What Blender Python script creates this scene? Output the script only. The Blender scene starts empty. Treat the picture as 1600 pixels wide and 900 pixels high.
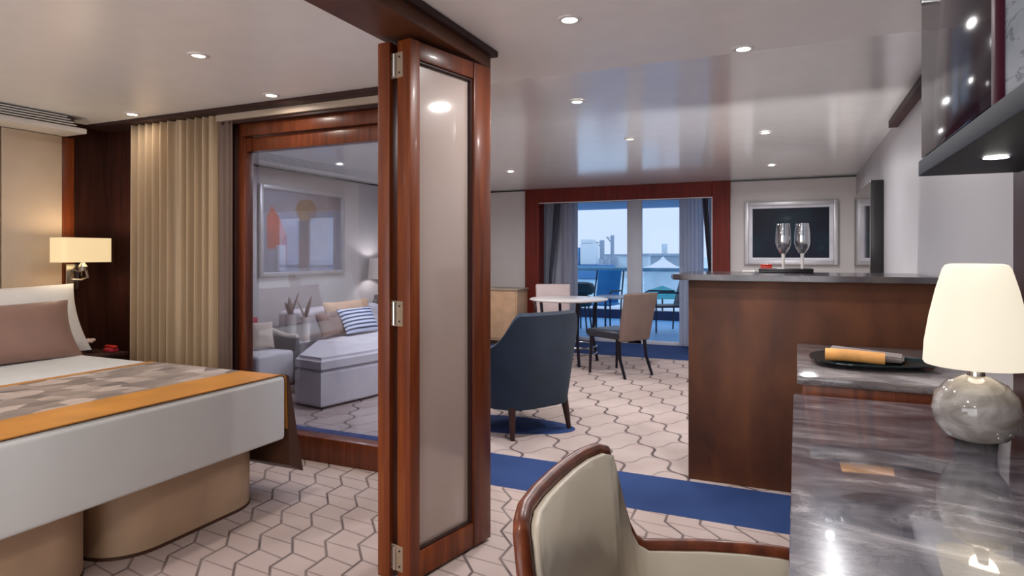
import bpy, bmesh, math, random
from math import sin, cos, pi, radians, sqrt, atan2
from mathutils import Vector, Matrix
random.seed(7)
scene = bpy.context.scene
COL = scene.collection

# ---------------------------------------------------------------- camera
cam_d = bpy.data.cameras.new('camera'); cam = bpy.data.objects.new('camera', cam_d); COL.objects.link(cam)
cam_d.sensor_width = 36.0; cam_d.lens = 36.0 * 990 / 1600
cam_d.shift_y = -53 / 1600.0
cam.location = (0, 0, 1.27)
cam.rotation_euler = (radians(90), 0, math.atan(445 / 990))
cam_d.clip_start = 0.02; cam_d.clip_end = 3000
scene.camera = cam
scene.view_settings.view_transform = 'Standard'
scene.view_settings.look = 'None'
scene.view_settings.exposure = 0.05
scene.view_settings.gamma = 1.0
scene.view_settings.use_curve_mapping = False

def lin(c):
    r = []
    for v in c[:3]:
        v = v / 255.0
        r.append(v / 12.92 if v <= 0.04045 else ((v + 0.055) / 1.055) ** 2.4)
    return (*r, 1.0)

# ---------------------------------------------------------------- world
w = bpy.data.worlds.new('sky'); scene.world = w; w.use_nodes = True
nt = w.node_tree; nt.nodes.clear()
wo = nt.nodes.new('ShaderNodeOutputWorld'); bg = nt.nodes.new('ShaderNodeBackground')
tc = nt.nodes.new('ShaderNodeTexCoord'); sx = nt.nodes.new('ShaderNodeSeparateXYZ'); rp = nt.nodes.new('ShaderNodeValToRGB')
nt.links.new(tc.outputs['Generated'], sx.inputs[0]); nt.links.new(sx.outputs['Z'], rp.inputs[0])
nt.links.new(rp.outputs[0], bg.inputs[0]); nt.links.new(bg.outputs[0], wo.inputs[0])
rp.color_ramp.elements[0].position = 0.0; rp.color_ramp.elements[0].color = lin((186, 200, 224))
rp.color_ramp.elements[1].position = 0.35; rp.color_ramp.elements[1].color = lin((196, 214, 240))
bg.inputs[1].default_value = 1.4

# unseen fill light added behind the camera to brighten room and ceiling
ld = bpy.data.lights.new('unseen_fill', 'AREA'); ld.shape = 'RECTANGLE'; ld.size = 4.0; ld.size_y = 1.8; ld.energy = 68; ld.color = (1.0, 0.975, 0.95)
lo = bpy.data.objects.new('unseen_fill', ld); COL.objects.link(lo); lo.location = (-2.25, -2.12, 1.1); lo.rotation_euler = (radians(90), 0, 0)
# fill light added out of view behind the bar, shining up at the ceiling
ld = bpy.data.lights.new('bar_fill_light', 'AREA'); ld.shape = 'RECTANGLE'; ld.size = 1.0; ld.size_y = 0.22; ld.energy = 18; ld.color = (1.0, 0.97, 0.94)
lo = bpy.data.objects.new('bar_fill_light', ld); COL.objects.link(lo); lo.location = (0.0, 4.52, 0.125); lo.rotation_euler = (radians(180), 0, 0)
DOWN_W = 9.0          # power of one ceiling downlight
WARM = (1.0, 0.90, 0.80); NEUT = (1.0, 0.965, 0.95)

# ---------------------------------------------------------------- materials
def new_mat(name):
    m = bpy.data.materials.new(name); m.use_nodes = True
    n = m.node_tree.nodes; n.clear()
    out = n.new('ShaderNodeOutputMaterial'); b = n.new('ShaderNodeBsdfPrincipled')
    m.node_tree.links.new(b.outputs[0], out.inputs[0])
    return m, n, m.node_tree.links, b, out

def coords(n, l, scale=(1, 1, 1), rot=(0, 0, 0), kind='Object'):
    t = n.new('ShaderNodeTexCoord'); mp = n.new('ShaderNodeMapping')
    mp.inputs['Scale'].default_value = scale; mp.inputs['Rotation'].default_value = rot
    l.new(t.outputs[kind], mp.inputs[0]); return mp.outputs[0]

def ramp(n, l, fac, stops):
    r = n.new('ShaderNodeValToRGB'); l.new(fac, r.inputs[0])
    e = r.color_ramp.elements
    while len(e) < len(stops): e.new(0.5)
    for i, (p, c) in enumerate(stops): e[i].position = p; e[i].color = lin(c)
    return r.outputs[0]

def plain(name, c, rough=0.5, metal=0.0, var=0.06, scale=6.0, stretch=(1, 1, 1), bump=0.0, bscale=200.0, spec=0.5, coat=0.0, sheen=0.0):
    m, n, l, b, o = new_mat(name)
    co = coords(n, l, stretch)
    no = n.new('ShaderNodeTexNoise'); no.inputs['Scale'].default_value = scale; no.inputs['Detail'].default_value = 4
    l.new(co, no.inputs[0])
    c1 = tuple(max(0, v * (1 - var)) for v in c); c2 = tuple(min(255, v * (1 + var)) for v in c)
    l.new(ramp(n, l, no.outputs[0], [(0.3, c1), (0.7, c2)]), b.inputs['Base Color'])
    b.inputs['Roughness'].default_value = rough; b.inputs['Metallic'].default_value = metal
    b.inputs['Specular IOR Level'].default_value = spec
    b.inputs['Coat Weight'].default_value = coat; b.inputs['Coat Roughness'].default_value = 0.08
    if sheen: b.inputs['Sheen Weight'].default_value = sheen
    if bump:
        n2 = n.new('ShaderNodeTexNoise'); n2.inputs['Scale'].default_value = bscale; l.new(co, n2.inputs[0])
        bp = n.new('ShaderNodeBump'); bp.inputs['Strength'].default_value = bump; bp.inputs['Distance'].default_value = 0.002
        l.new(n2.outputs[0], bp.inputs['Height']); l.new(bp.outputs[0], b.inputs['Normal'])
    return m

def wood(name, dark, mid, light, stretch=(9, 9, 0.7), rough=0.36, coat=0.12):
    m, n, l, b, o = new_mat(name)
    co = coords(n, l, stretch)
    no = n.new('ShaderNodeTexNoise'); no.inputs['Scale'].default_value = 3.0; no.inputs['Detail'].default_value = 8; no.inputs['Distortion'].default_value = 0.6
    l.new(co, no.inputs[0])
    l.new(ramp(n, l, no.outputs[0], [(0.25, dark), (0.5, mid), (0.78, light)]), b.inputs['Base Color'])
    b.inputs['Roughness'].default_value = rough; b.inputs['Specular IOR Level'].default_value = 0.35
    b.inputs['Coat Weight'].default_value = coat; b.inputs['Coat Roughness'].default_value = 0.12
    return m

def glass(name, tint=(235, 240, 245), gloss=(1, 1, 1, 1), base=0.05, rough=0.0, fres=0.5):
    m = bpy.data.materials.new(name); m.use_nodes = True
    n = m.node_tree.nodes; l = m.node_tree.links; n.clear()
    o = n.new('ShaderNodeOutputMaterial'); mx = n.new('ShaderNodeMixShader'); tr = n.new('ShaderNodeBsdfTransparent'); gl = n.new('ShaderNodeBsdfGlossy')
    fr = n.new('ShaderNodeLayerWeight'); fr.inputs[0].default_value = 0.35
    ml = n.new('ShaderNodeMath'); ml.operation = 'MULTIPLY_ADD'; ml.inputs[1].default_value = fres; ml.inputs[2].default_value = base
    l.new(fr.outputs['Fresnel'], ml.inputs[0]); l.new(ml.outputs[0], mx.inputs[0])
    tr.inputs[0].default_value = lin(tint); gl.inputs[0].default_value = gloss; gl.inputs['Roughness'].default_value = rough
    l.new(tr.outputs[0], mx.inputs[1]); l.new(gl.outputs[0], mx.inputs[2]); l.new(mx.outputs[0], o.inputs[0])
    return m

def emit(name, c, s, base=None):
    m, n, l, b, o = new_mat(name)
    co = coords(n, l)
    no = n.new('ShaderNodeTexNoise'); no.inputs['Scale'].default_value = 3; l.new(co, no.inputs[0])
    l.new(ramp(n, l, no.outputs[0], [(0.2, tuple(v * 0.97 for v in c)), (0.8, c)]), b.inputs['Emission Color'])
    b.inputs['Emission Strength'].default_value = s
    b.inputs['Base Color'].default_value = lin(base or c); b.inputs['Roughness'].default_value = 0.6
    return m

def marble(name, cols, scale=2.2, rot=(0, 0, 0.5), stretch=(1, 3.2, 1), rough=0.06, spec=0.6, coat=0):
    m, n, l, b, o = new_mat(name)
    co = coords(n, l, stretch, rot)
    no = n.new('ShaderNodeTexNoise'); no.inputs['Scale'].default_value = scale; no.inputs['Detail'].default_value = 9; no.inputs['Roughness'].default_value = 0.62; no.inputs['Distortion'].default_value = 1.6
    l.new(co, no.inputs[0])
    base = ramp(n, l, no.outputs[0], cols)
    n2 = n.new('ShaderNodeTexNoise'); n2.inputs['Scale'].default_value = scale * 2.3; n2.inputs['Detail'].default_value = 5; n2.inputs['Distortion'].default_value = 2.5
    l.new(co, n2.inputs[0])
    ma = n.new('ShaderNodeMath'); ma.operation = 'SUBTRACT'; ma.inputs[1].default_value = 0.5; l.new(n2.outputs[0], ma.inputs[0])
    ab = n.new('ShaderNodeMath'); ab.operation = 'ABSOLUTE'; l.new(ma.outputs[0], ab.inputs[0])
    vr = n.new('ShaderNodeValToRGB'); vr.color_ramp.elements[0].color = (1, 1, 1, 1); vr.color_ramp.elements[0].position = 0.0
    vr.color_ramp.elements[1].color = (0, 0, 0, 1); vr.color_ramp.elements[1].position = 0.02
    l.new(ab.outputs[0], vr.inputs[0])
    mf = n.new('ShaderNodeMath'); mf.operation = 'MULTIPLY'; mf.inputs[1].default_value = 0.5; l.new(vr.outputs[0], mf.inputs[0])
    mx = n.new('ShaderNodeMix'); mx.data_type = 'RGBA'; l.new(mf.outputs[0], mx.inputs[0]); l.new(base, mx.inputs[6]); mx.inputs[7].default_value = lin((52, 54, 64))
    l.new(mx.outputs[2], b.inputs['Base Color'])
    b.inputs['Roughness'].default_value = rough; b.inputs['Specular IOR Level'].default_value = spec
    if coat: b.inputs['Coat Weight'].default_value = 1.0; b.inputs['Coat IOR'].default_value = coat; b.inputs['Coat Roughness'].default_value = 0.03
    return m

def M_(n, l, op, a, b=None, c=None):
    x = n.new('ShaderNodeMath'); x.operation = op
    for i, v in enumerate((a, b, c)):
        if v is None: continue
        if isinstance(v, (int, float)): x.inputs[i].default_value = v
        else: l.new(v, x.inputs[i])
    return x.outputs[0]

def carpet(name):
    """cream carpet with two line patterns and royal blue bands"""
    m, n, l, b, o = new_mat(name)
    t = n.new('ShaderNodeTexCoord'); s = n.new('ShaderNodeSeparateXYZ'); l.new(t.outputs['Object'], s.inputs[0])
    X, Y = s.outputs[0], s.outputs[1]
    m_ = lambda *a: M_(n, l, *a)
    def lines(coord, width, soft):      # dark near integers
        f = m_('FRACT', coord); d = m_('ABSOLUTE', m_('SUBTRACT', f, 0.5)); d = m_('SUBTRACT', 0.5, d)
        return m_('SUBTRACT', 1.0, m_('MULTIPLY', m_('SUBTRACT', d, width), 1.0 / soft)), d
    def clamp(v): return m_('MINIMUM', m_('MAXIMUM', v, 0.0), 1.0)
    # living room: leaning lattice whose lines swell into rings
    U = m_('ADD', m_('MULTIPLY', X, 0.85 / 0.29), m_('MULTIPLY', Y, 0.53 / 0.29))
    V = m_('SUBTRACT', m_('MULTIPLY', Y, 0.85 / 0.27), m_('MULTIPLY', X, 0.53 / 0.27))
    u2 = m_('ADD', U, m_('MULTIPLY', m_('SINE', m_('MULTIPLY', V, 2 * pi)), 0.10))
    v2 = m_('ADD', V, m_('MULTIPLY', m_('SINE', m_('MULTIPLY', U, 2 * pi)), 0.16))
    l1 = m_('MULTIPLY', clamp(lines(u2, 0.018, 0.03)[0]), 0.95)
    l2 = m_('MULTIPLY', clamp(lines(v2, 0.012, 0.03)[0]), 0.55)
    liv = m_('MAXIMUM', l1, l2)
    # bedroom: zigzag uprights joined by slanted rungs
    A = m_('ADD', m_('MULTIPLY', X, 0.91 / 0.155), m_('MULTIPLY', Y, 0.41 / 0.155))
    B = m_('SUBTRACT', m_('MULTIPLY', Y, 0.91 / 0.24), m_('MULTIPLY', X, 0.20 / 0.24))
    tri = m_('ABSOLUTE', m_('SUBTRACT', m_('FRACT', B), 0.5))
    a2 = m_('ADD', A, m_('MULTIPLY', tri, 0.62))
    k1 = m_('MULTIPLY', clamp(lines(a2, 0.022, 0.035)[0]), 0.85)
    fa = m_('FRACT', a2)
    b2 = m_('ADD', m_('MULTIPLY', B, 2.0), m_('MULTIPLY', fa, 0.45))
    k2 = m_('MULTIPLY', clamp(lines(b2, 0.016, 0.04)[0]), 0.6)
    bed = m_('MAXIMUM', k1, k2)
    isl = m_('GREATER_THAN', Y, 3.4)
    ln = m_('ADD', m_('MULTIPLY', liv, isl), m_('MULTIPLY', bed, m_('SUBTRACT', 1.0, isl)))
    no = n.new('ShaderNodeTexNoise'); no.inputs['Scale'].default_value = 2.2; no.inputs['Detail'].default_value = 3; l.new(t.outputs['Object'], no.inputs[0])
    nz = n.new('ShaderNodeTexNoise'); nz.inputs['Scale'].default_value = 5.5; nz.inputs['Detail'].default_value = 2; l.new(t.outputs['Object'], nz.inputs[0])
    ln = m_('MULTIPLY', ln, m_('MULTIPLY_ADD', nz.outputs[0], 1.0, 0.35)); ln = clamp(ln)
    ground = ramp(n, l, no.outputs[0], [(0.3, (174, 156, 149)), (0.7, (190, 173, 167))])
    mx = n.new('ShaderNodeMix'); mx.data_type = 'RGBA'; l.new(ln, mx.inputs[0]); l.new(ground, mx.inputs[6]); mx.inputs[7].default_value = lin((58, 46, 50))
    def band(lo, hi): return m_('MULTIPLY', m_('GREATER_THAN', Y, lo), m_('LESS_THAN', Y, hi))
    # blue sweep beneath the armchair
    ex = m_('MULTIPLY', m_('ADD', X, 2.02), 1.0 / 0.56); ey = m_('MULTIPLY', m_('SUBTRACT', m_('SUBTRACT', Y, 4.3), m_('MULTIPLY', m_('ADD', X, 1.95), 0.1)), 1.0 / 0.24)
    el = m_('LESS_THAN', m_('ADD', m_('MULTIPLY', ex, ex), m_('MULTIPLY', ey, ey)), 1.0)
    bl = m_('MAXIMUM', m_('MAXIMUM', band(3.13, 3.64), band(7.75, 20.0)), el)
    mb = n.new('ShaderNodeMix'); mb.data_type = 'RGBA'; l.new(bl, mb.inputs[0]); l.new(mx.outputs[2], mb.inputs[6])
    l.new(ramp(n, l, no.outputs[0], [(0.3, (36, 58, 104)), (0.7, (46, 70, 120))]), mb.inputs[7])
    l.new(mb.outputs[2], b.inputs['Base Color'])
    b.inputs['Roughness'].default_value = 0.85; b.inputs['Specular IOR Level'].default_value = 0.25
    n2 = n.new('ShaderNodeTexNoise'); n2.inputs['Scale'].default_value = 400; l.new(t.outputs['Object'], n2.inputs[0])
    bp = n.new('ShaderNodeBump'); bp.inputs['Strength'].default_value = 0.35; bp.inputs['Distance'].default_value = 0.004
    l.new(n2.outputs[0], bp.inputs['Height']); l.new(bp.outputs[0], b.inputs['Normal'])
    return m

M = {}
M['carpet'] = carpet('patterned_carpet')
M['ceil_near'] = plain('ceiling_satin', (240, 238, 235), 0.30, var=0.01, spec=0.6)
M['ceil_far'] = plain('ceiling_gloss', (240, 239, 237), 0.12, var=0.01, spec=1.0)
_b = [x for x in M['ceil_far'].node_tree.nodes if x.type == 'BSDF_PRINCIPLED'][0]
_b.inputs['Coat Weight'].default_value = 0.75; _b.inputs['Coat IOR'].default_value = 1.5; _b.inputs['Coat Roughness'].default_value = 0.13; _b.inputs['Roughness'].default_value = 0.22; _b.inputs['Specular IOR Level'].default_value = 0.6
M['wall'] = plain('wall_grey', (198, 192, 189), 0.42, var=0.02, scale=2)
M['wall_r'] = plain('wall_cool_grey', (172, 169, 172), 0.36, var=0.02, scale=2)
M['wall_dark'] = wood('dark_panelling', (38, 18, 14), (52, 26, 20), (66, 34, 26))
M['cream_panel'] = plain('cream_leather', (198, 178, 156), 0.55, var=0.02)
M['red_wood'] = wood('red_mahogany', (82, 33, 10), (112, 50, 17), (142, 74, 27), rough=0.42, coat=0.04)
M['brown_wood'] = wood('brown_mahogany', (70, 31, 15), (94, 44, 22), (118, 60, 32))
M['far_wood'] = wood('deep_red_mahogany', (84, 16, 4), (102, 24, 7), (118, 32, 10), rough=0.5, coat=0.0)
M['bar_wood'] = wood('bar_walnut', (66, 35, 20), (88, 48, 26), (106, 62, 33), stretch=(2, 2, 0.8), rough=0.48, coat=0.0)
M['white_paint'] = plain('white_paint', (225, 222, 218), 0.4, var=0.01)
M['grey_frame'] = plain('window_frame', (200, 203, 212), 0.4, var=0.01)
M['beige_trim'] = plain('beige_trim', (176, 158, 140), 0.5, var=0.03)
M['black'] = plain('black_satin', (22, 20, 22), 0.3, var=0.05)
M['dark_metal'] = plain('dark_metal', (30, 28, 40), 0.3, metal=0.6)
M['chrome'] = plain('chrome', (200, 198, 195), 0.18, metal=1.0, var=0.03)
M['silver'] = plain('silver_leaf', (196, 194, 196), 0.38, metal=0.45, var=0.03)
M['brass'] = plain('nickel_hinge', (190, 172, 150), 0.32, metal=0.8, var=0.08)
M['glass'] = glass('clear_glass')
M['pane'] = glass('partition_glass', (232, 236, 246), base=0.02, fres=0.35)
M['vglass'] = glass('veranda_glass', (248, 251, 254), base=0.0, fres=0.12)
M['drink_glass'] = glass('stemware', (214, 222, 230), base=0.42)
M['duvet'] = plain('white_duvet', (206, 209, 208), 0.8, var=0.01, bump=0.15, bscale=90, sheen=0.2)
M['sham'] = plain('white_cotton', (226, 224, 220), 0.8, var=0.015)
M['pillow_brown'] = plain('dusty_brown_satin', (138, 104, 90), 0.5, var=0.04, sheen=0.3)
M['gold'] = plain('amber_satin', (192, 130, 54), 0.38, var=0.08, scale=4)
M['brown_cloth'] = plain('chocolate_satin', (70, 42, 26), 0.5, var=0.1)
M['bed_base'] = plain('tan_leather', (178, 150, 122), 0.5, var=0.03)
M['curtain'] = plain('gold_beige_curtain', (166, 142, 112), 0.6, var=0.05, scale=5, stretch=(6, 6, 0.3), sheen=0.3)
M['curtain_shaded'] = plain('shaded_curtain', (104, 84, 74), 0.7, var=0.06, stretch=(6, 6, 0.3))  # brown-grey end of the curtain, its shade put into the colour
M['drape_grey'] = plain('grey_drape', (186, 186, 196), 0.7, var=0.05, stretch=(6, 6, 0.3))
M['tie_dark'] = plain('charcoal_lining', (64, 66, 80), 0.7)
M['sheer'] = plain('white_sheer', (226, 228, 236), 0.8, var=0.04, stretch=(8, 8, 0.3))
for _k, _f in (('sheer', 0.8), ('drape_grey', 0.55)):
    _n = M[_k].node_tree.nodes; _l = M[_k].node_tree.links
    _o = [x for x in _n if x.type == 'OUTPUT_MATERIAL'][0]; _p = [x for x in _n if x.type == 'BSDF_PRINCIPLED'][0]
    _t = _n.new('ShaderNodeBsdfTranslucent'); _t.inputs[0].default_value = lin((232, 234, 240)); _m = _n.new('ShaderNodeMixShader'); _m.inputs[0].default_value = _f
    _l.new(_p.outputs[0], _m.inputs[1]); _l.new(_t.outputs[0], _m.inputs[2]); _l.new(_m.outputs[0], _o.inputs[0])
M['navy'] = plain('navy_upholstery', (28, 41, 58), 0.8, var=0.08, bump=0.3, bscale=300)
M['leg_wood'] = wood('espresso_leg', (40, 20, 18), (52, 28, 24), (66, 36, 30), rough=0.55, coat=0.0)
M['cream_seat'] = plain('ivory_leather', (205, 196, 180), 0.45, var=0.02, scale=3)
M['chair_rim'] = wood('chestnut_rim', (74, 32, 18), (104, 50, 28), (136, 72, 42))
M['beige_seat'] = plain('taupe_leather', (118, 98, 90), 0.5, var=0.04)
M['pale_seat'] = plain('pale_pink_leather', (205, 186, 182), 0.5, var=0.03)
M['black_seat'] = plain('black_leather', (28, 30, 42), 0.35, var=0.05)
M['sofa'] = plain('pale_grey_upholstery', (214, 208, 210), 0.8, var=0.03, bump=0.2)
M['tan_cushion'] = plain('peach_tan_fabric', (206, 168, 134), 0.7, var=0.05)
M['mauve_cushion'] = plain('mauve_brown_fabric', (140, 112, 102), 0.7, var=0.06)
M['red_cushion'] = plain('crimson_fabric', (168, 40, 56), 0.6, var=0.08)
M['cream_cushion'] = plain('cream_fabric', (216, 200, 184), 0.7, var=0.05)
M['shell_grey'] = plain('brown_grey_shell', (92, 84, 84), 0.6, var=0.05)
M['ceramic'] = plain('white_ceramic', (216, 210, 206), 0.25, var=0.02)
M['leaf'] = plain('dry_leaf', (132, 116, 108), 0.6, var=0.15)
M['marble'] = marble('grey_blue_marble', [(0.32, (34, 36, 48)), (0.42, (84, 86, 100)), (0.50, (118, 118, 130)), (0.58, (142, 141, 150)), (0.66, (200, 198, 204))], scale=2.3, rot=(0, 0, -0.45), stretch=(1, 2.8, 1), rough=0.22, coat=1.62)
M['marble_dark'] = marble('smoky_marble', [(0.3, (44, 38, 42)), (0.5, (66, 58, 62)), (0.7, (96, 88, 92))], rough=0.15)
M['marble_mid'] = marble('taupe_marble', [(0.3, (84, 77, 80)), (0.5, (124, 116, 116)), (0.7, (156, 148, 148))], rough=0.1)
M['marble_light'] = marble('pale_marble', [(0.3, (150, 154, 164)), (0.5, (180, 184, 192)), (0.7, (204, 206, 212))], rough=0.2)
M['cab_board'] = plain('slate_lacquer', (30, 35, 46), 0.6, var=0.04, spec=0.2)
M['cab_side'] = plain('dark_slate_lacquer', (24, 26, 32), 0.6, var=0.04, spec=0.2)
M['cab_glass'] = plain('smoked_glass', (36, 28, 38), 0.08, var=0.03, spec=0.3)
M['wine'] = plain('burgundy_edge', (70, 14, 36), 0.45, spec=0.3)
M['mirror'] = plain('tinted_mirror', (150, 146, 142), 0.06, metal=1.0, var=0.01)
M['teal_plate'] = plain('dark_teal_glass', (34, 48, 50), 0.08, var=0.08, spec=0.8)
M['roll'] = plain('orange_sponge', (228, 164, 92), 0.6, var=0.12, scale=14)
M['napkin'] = plain('grey_napkin', (138, 128, 126), 0.7, var=0.1, scale=20)
M['red_box'] = plain('red_lacquer', (190, 44, 34), 0.35)
M['shade_warm'] = emit('lamp_shade_warm', (255, 226, 172), 0.72, (170, 150, 120))
M['shade_cream'] = emit('lamp_shade_cream', (252, 240, 218), 0.86, (140, 130, 116))
M['shade_dim'] = emit('lamp_shade_dim', (190, 176, 164), 0.35, (180, 168, 156))
M['bulb'] = emit('downlight_lens', (255, 252, 245), 14.0)
M['bulb_soft'] = emit('eyeball_lens', (255, 250, 240), 1.6)
M['deck'] = plain('veranda_deck', (126, 192, 236), 0.5, var=0.04)
M['kerb'] = plain('navy_kerb', (22, 44, 84), 0.5)
M['rail'] = plain('teal_rail', (120, 168, 186), 0.4)
M['blue_sling'] = plain('blue_sling', (72, 172, 232), 0.6, var=0.03)
M['outdoor_dark'] = plain('dark_green_weave', (34, 74, 84), 0.6, var=0.15, scale=30)
M['outdoor_black'] = plain('navy_frame', (24, 36, 58), 0.5)
M['ext_ceiling'] = plain('veranda_soffit', (140, 172, 206), 0.6)
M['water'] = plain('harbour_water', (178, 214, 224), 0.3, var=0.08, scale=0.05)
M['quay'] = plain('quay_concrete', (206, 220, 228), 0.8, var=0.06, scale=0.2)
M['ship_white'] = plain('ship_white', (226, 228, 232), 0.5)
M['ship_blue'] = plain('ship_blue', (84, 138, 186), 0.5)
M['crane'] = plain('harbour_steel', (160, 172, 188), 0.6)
M['orange'] = plain('orange_vinyl', (226, 128, 92), 0.5)
M['teal'] = plain('teal_canvas', (42, 142, 152), 0.6)

# partition leaf glass: frosted, faintly see-through, shiny
m, n, l, b, o = new_mat('frosted_glass')
co = coords(n, l, (1, 1, 0.5)); no = n.new('ShaderNodeTexNoise'); no.inputs['Scale'].default_value = 1.6; l.new(co, no.inputs[0])
l.new(ramp(n, l, no.outputs[0], [(0.3, (178, 158, 148)), (0.7, (194, 178, 170))]), b.inputs['Base Color'])
b.inputs['Roughness'].default_value = 0.3; b.inputs['Specular IOR Level'].default_value = 0.5; b.inputs['Coat Weight'].default_value = 1.0; b.inputs['Coat IOR'].default_value = 1.9; b.inputs['Coat Roughness'].default_value = 0.07
tr = n.new('ShaderNodeBsdfTransparent'); mx = n.new('ShaderNodeMixShader'); mx.inputs[0].default_value = 0.22
l.new(b.outputs[0], mx.inputs[1]); l.new(tr.outputs[0], mx.inputs[2]); l.new(mx.outputs[0], o.inputs[0])
M['frosted'] = m

# lamp base: swirled silvery glass
m, n, l, b, o = new_mat('swirled_glass')
co = coords(n, l, (1, 1, 2.4), (0.5, 0.3, 0)); no = n.new('ShaderNodeTexNoise'); no.inputs['Scale'].default_value = 7; no.inputs['Distortion'].default_value = 1.5; no.inputs['Detail'].default_value = 3; l.new(co, no.inputs[0])
l.new(ramp(n, l, no.outputs[0], [(0.3, (150, 142, 136)), (0.5, (192, 186, 180)), (0.7, (232, 228, 224))]), b.inputs['Base Color'])
b.inputs['Roughness'].default_value = 0.06; b.inputs['Transmission Weight'].default_value = 0.35; b.inputs['Coat Weight'].default_value = 0.6
M['swirl'] = m

# runner: torn-paper collage
m, n, l, b, o = new_mat('collage_runner')
co = coords(n, l, (1.2, 0.8, 1), (0, 0, 0.5)); vo = n.new('ShaderNodeTexVoronoi'); vo.inputs['Scale'].default_value = 11; vo.inputs['Randomness'].default_value = 1.0; l.new(co, vo.inputs[0])
bw = n.new('ShaderNodeSeparateColor'); l.new(vo.outputs['Color'], bw.inputs[0])
no = n.new('ShaderNodeTexNoise'); no.inputs['Scale'].default_value = 9; no.inputs['Detail'].default_value = 5; l.new(co, no.inputs[0])
mm = M_(n, l, 'ADD', M_(n, l, 'MULTIPLY', bw.outputs[0], 0.65), M_(n, l, 'MULTIPLY', no.outputs[0], 0.4))
l.new(ramp(n, l, mm, [(0.2, (112, 104, 102)), (0.5, (150, 138, 132)), (0.75, (182, 168, 160)), (0.95, (206, 194, 188))]), b.inputs['Base Color'])
b.inputs['Roughness'].default_value = 0.4
M['collage'] = m

# striped cushion
m, n, l, b, o = new_mat('striped_cushion')
co = coords(n, l, (1, 1, 1)); wv = n.new('ShaderNodeTexWave'); wv.bands_direction = 'Z'; wv.inputs['Scale'].default_value = 7.5; wv.inputs['Distortion'].default_value = 0.6; l.new(co, wv.inputs[0])
l.new(ramp(n, l, wv.outputs[0], [(0.25, (50, 58, 84)), (0.42, (176, 192, 222)), (0.8, (216, 222, 236))]), b.inputs['Base Color']); b.inputs['Roughness'].default_value = 0.7
M['stripes'] = m

# dark painting
m, n, l, b, o = new_mat('dark_abstract_print')
co = coords(n, l, (1, 1, 1.3), (0, 0.5, 0)); no = n.new('ShaderNodeTexNoise'); no.inputs['Scale'].default_value = 1.9; no.inputs['Detail'].default_value = 3; l.new(co, no.inputs[0])
l.new(ramp(n, l, no.outputs[0], [(0.3, (10, 12, 30)), (0.48, (14, 20, 40)), (0.58, (16, 40, 52)), (0.66, (70, 78, 92)), (0.75, (110, 116, 130))]), b.inputs['Base Color'])
b.inputs['Roughness'].default_value = 0.5; b.inputs['Specular IOR Level'].default_value = 0.25; b.inputs['Coat Weight'].default_value = 0.0; b.inputs['Coat Roughness'].default_value = 0.05
M['art_dark'] = m
for k, c in dict(a_grey=(176, 176, 186), a_orange=(222, 112, 84), a_red=(188, 48, 54), a_ochre=(164, 130, 92), a_lilac=(158, 152, 176), a_slate=(96, 104, 128), a_white=(216, 216, 222), a_plum=(120, 96, 108)).items():
    M[k] = plain('print_' + k, c, 0.5, var=0.05, scale=5)

# ---------------------------------------------------------------- geometry helpers
def link(name, bm, mat, parent=None, loc=(0, 0, 0), rotz=0.0, smooth=True, angle=35):
    me = bpy.data.meshes.new(name); bmesh.ops.recalc_face_normals(bm, faces=bm.faces[:]); bm.to_mesh(me); bm.free()
    if mat is not None: me.materials.append(M[mat] if isinstance(mat, str) else mat)
    if smooth:
        me.polygons.foreach_set('use_smooth', [True] * len(me.polygons))
        try: me.set_sharp_from_angle(angle=radians(angle))
        except Exception: pass
    ob = bpy.data.objects.new(name, me); COL.objects.link(ob)
    ob.location = loc; ob.rotation_euler = (0, 0, rotz)
    if parent: ob.parent = parent
    return ob

def box(bm, x0, x1, y0, y1, z0, z1, bev=0.0, seg=2, mtx=None):
    b2 = bmesh.new()
    bmesh.ops.create_cube(b2, size=1.0)
    bmesh.ops.scale(b2, vec=(abs(x1 - x0), abs(y1 - y0), abs(z1 - z0)), verts=b2.verts)
    bmesh.ops.translate(b2, vec=((x0 + x1) / 2, (y0 + y1) / 2, (z0 + z1) / 2), verts=b2.verts)
    if bev: bmesh.ops.bevel(b2, geom=b2.edges[:], offset=bev, segments=seg, affect='EDGES', profile=0.5)
    if mtx is not None: bmesh.ops.transform(b2, matrix=mtx, verts=b2.verts)
    merge(bm, b2); return bm

def merge(bm, b2):
    mp = {}
    for v in b2.verts: mp[v] = bm.verts.new(v.co)
    for f in b2.faces:
        try: bm.faces.new([mp[v] for v in f.verts])
        except ValueError: pass
    b2.free()

def B(*a, **k): return box(bmesh.new(), *a, **k)

def prism(bm, pts, z0, z1, bev=0.0, seg=2):
    b2 = bmesh.new()
    lo = [b2.verts.new((x, y, z0)) for x, y in pts]; hi = [b2.verts.new((x, y, z1)) for x, y in pts]
    k = len(pts)
    b2.faces.new(lo[::-1]); b2.faces.new(hi)
    for i in range(k): b2.faces.new((lo[i], lo[(i + 1) % k], hi[(i + 1) % k], hi[i]))
    if bev:
        bmesh.ops.bevel(b2, geom=[e for e in b2.edges if abs(e.verts[0].co.z - e.verts[1].co.z) < 1e-6], offset=bev, segments=seg, affect='EDGES')
    merge(bm, b2); return bm

def rrect(x0, x1, y0, y1, r, seg=8):
    pts = []
    for cx, cy, a in ((x1 - r, y1 - r, 0), (x0 + r, y1 - r, 90), (x0 + r, y0 + r, 180), (x1 - r, y0 + r, 270)):
        for i in range(seg + 1):
            t = radians(a + 90 * i / seg); pts.append((cx + r * cos(t), cy + r * sin(t)))
    return pts

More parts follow.
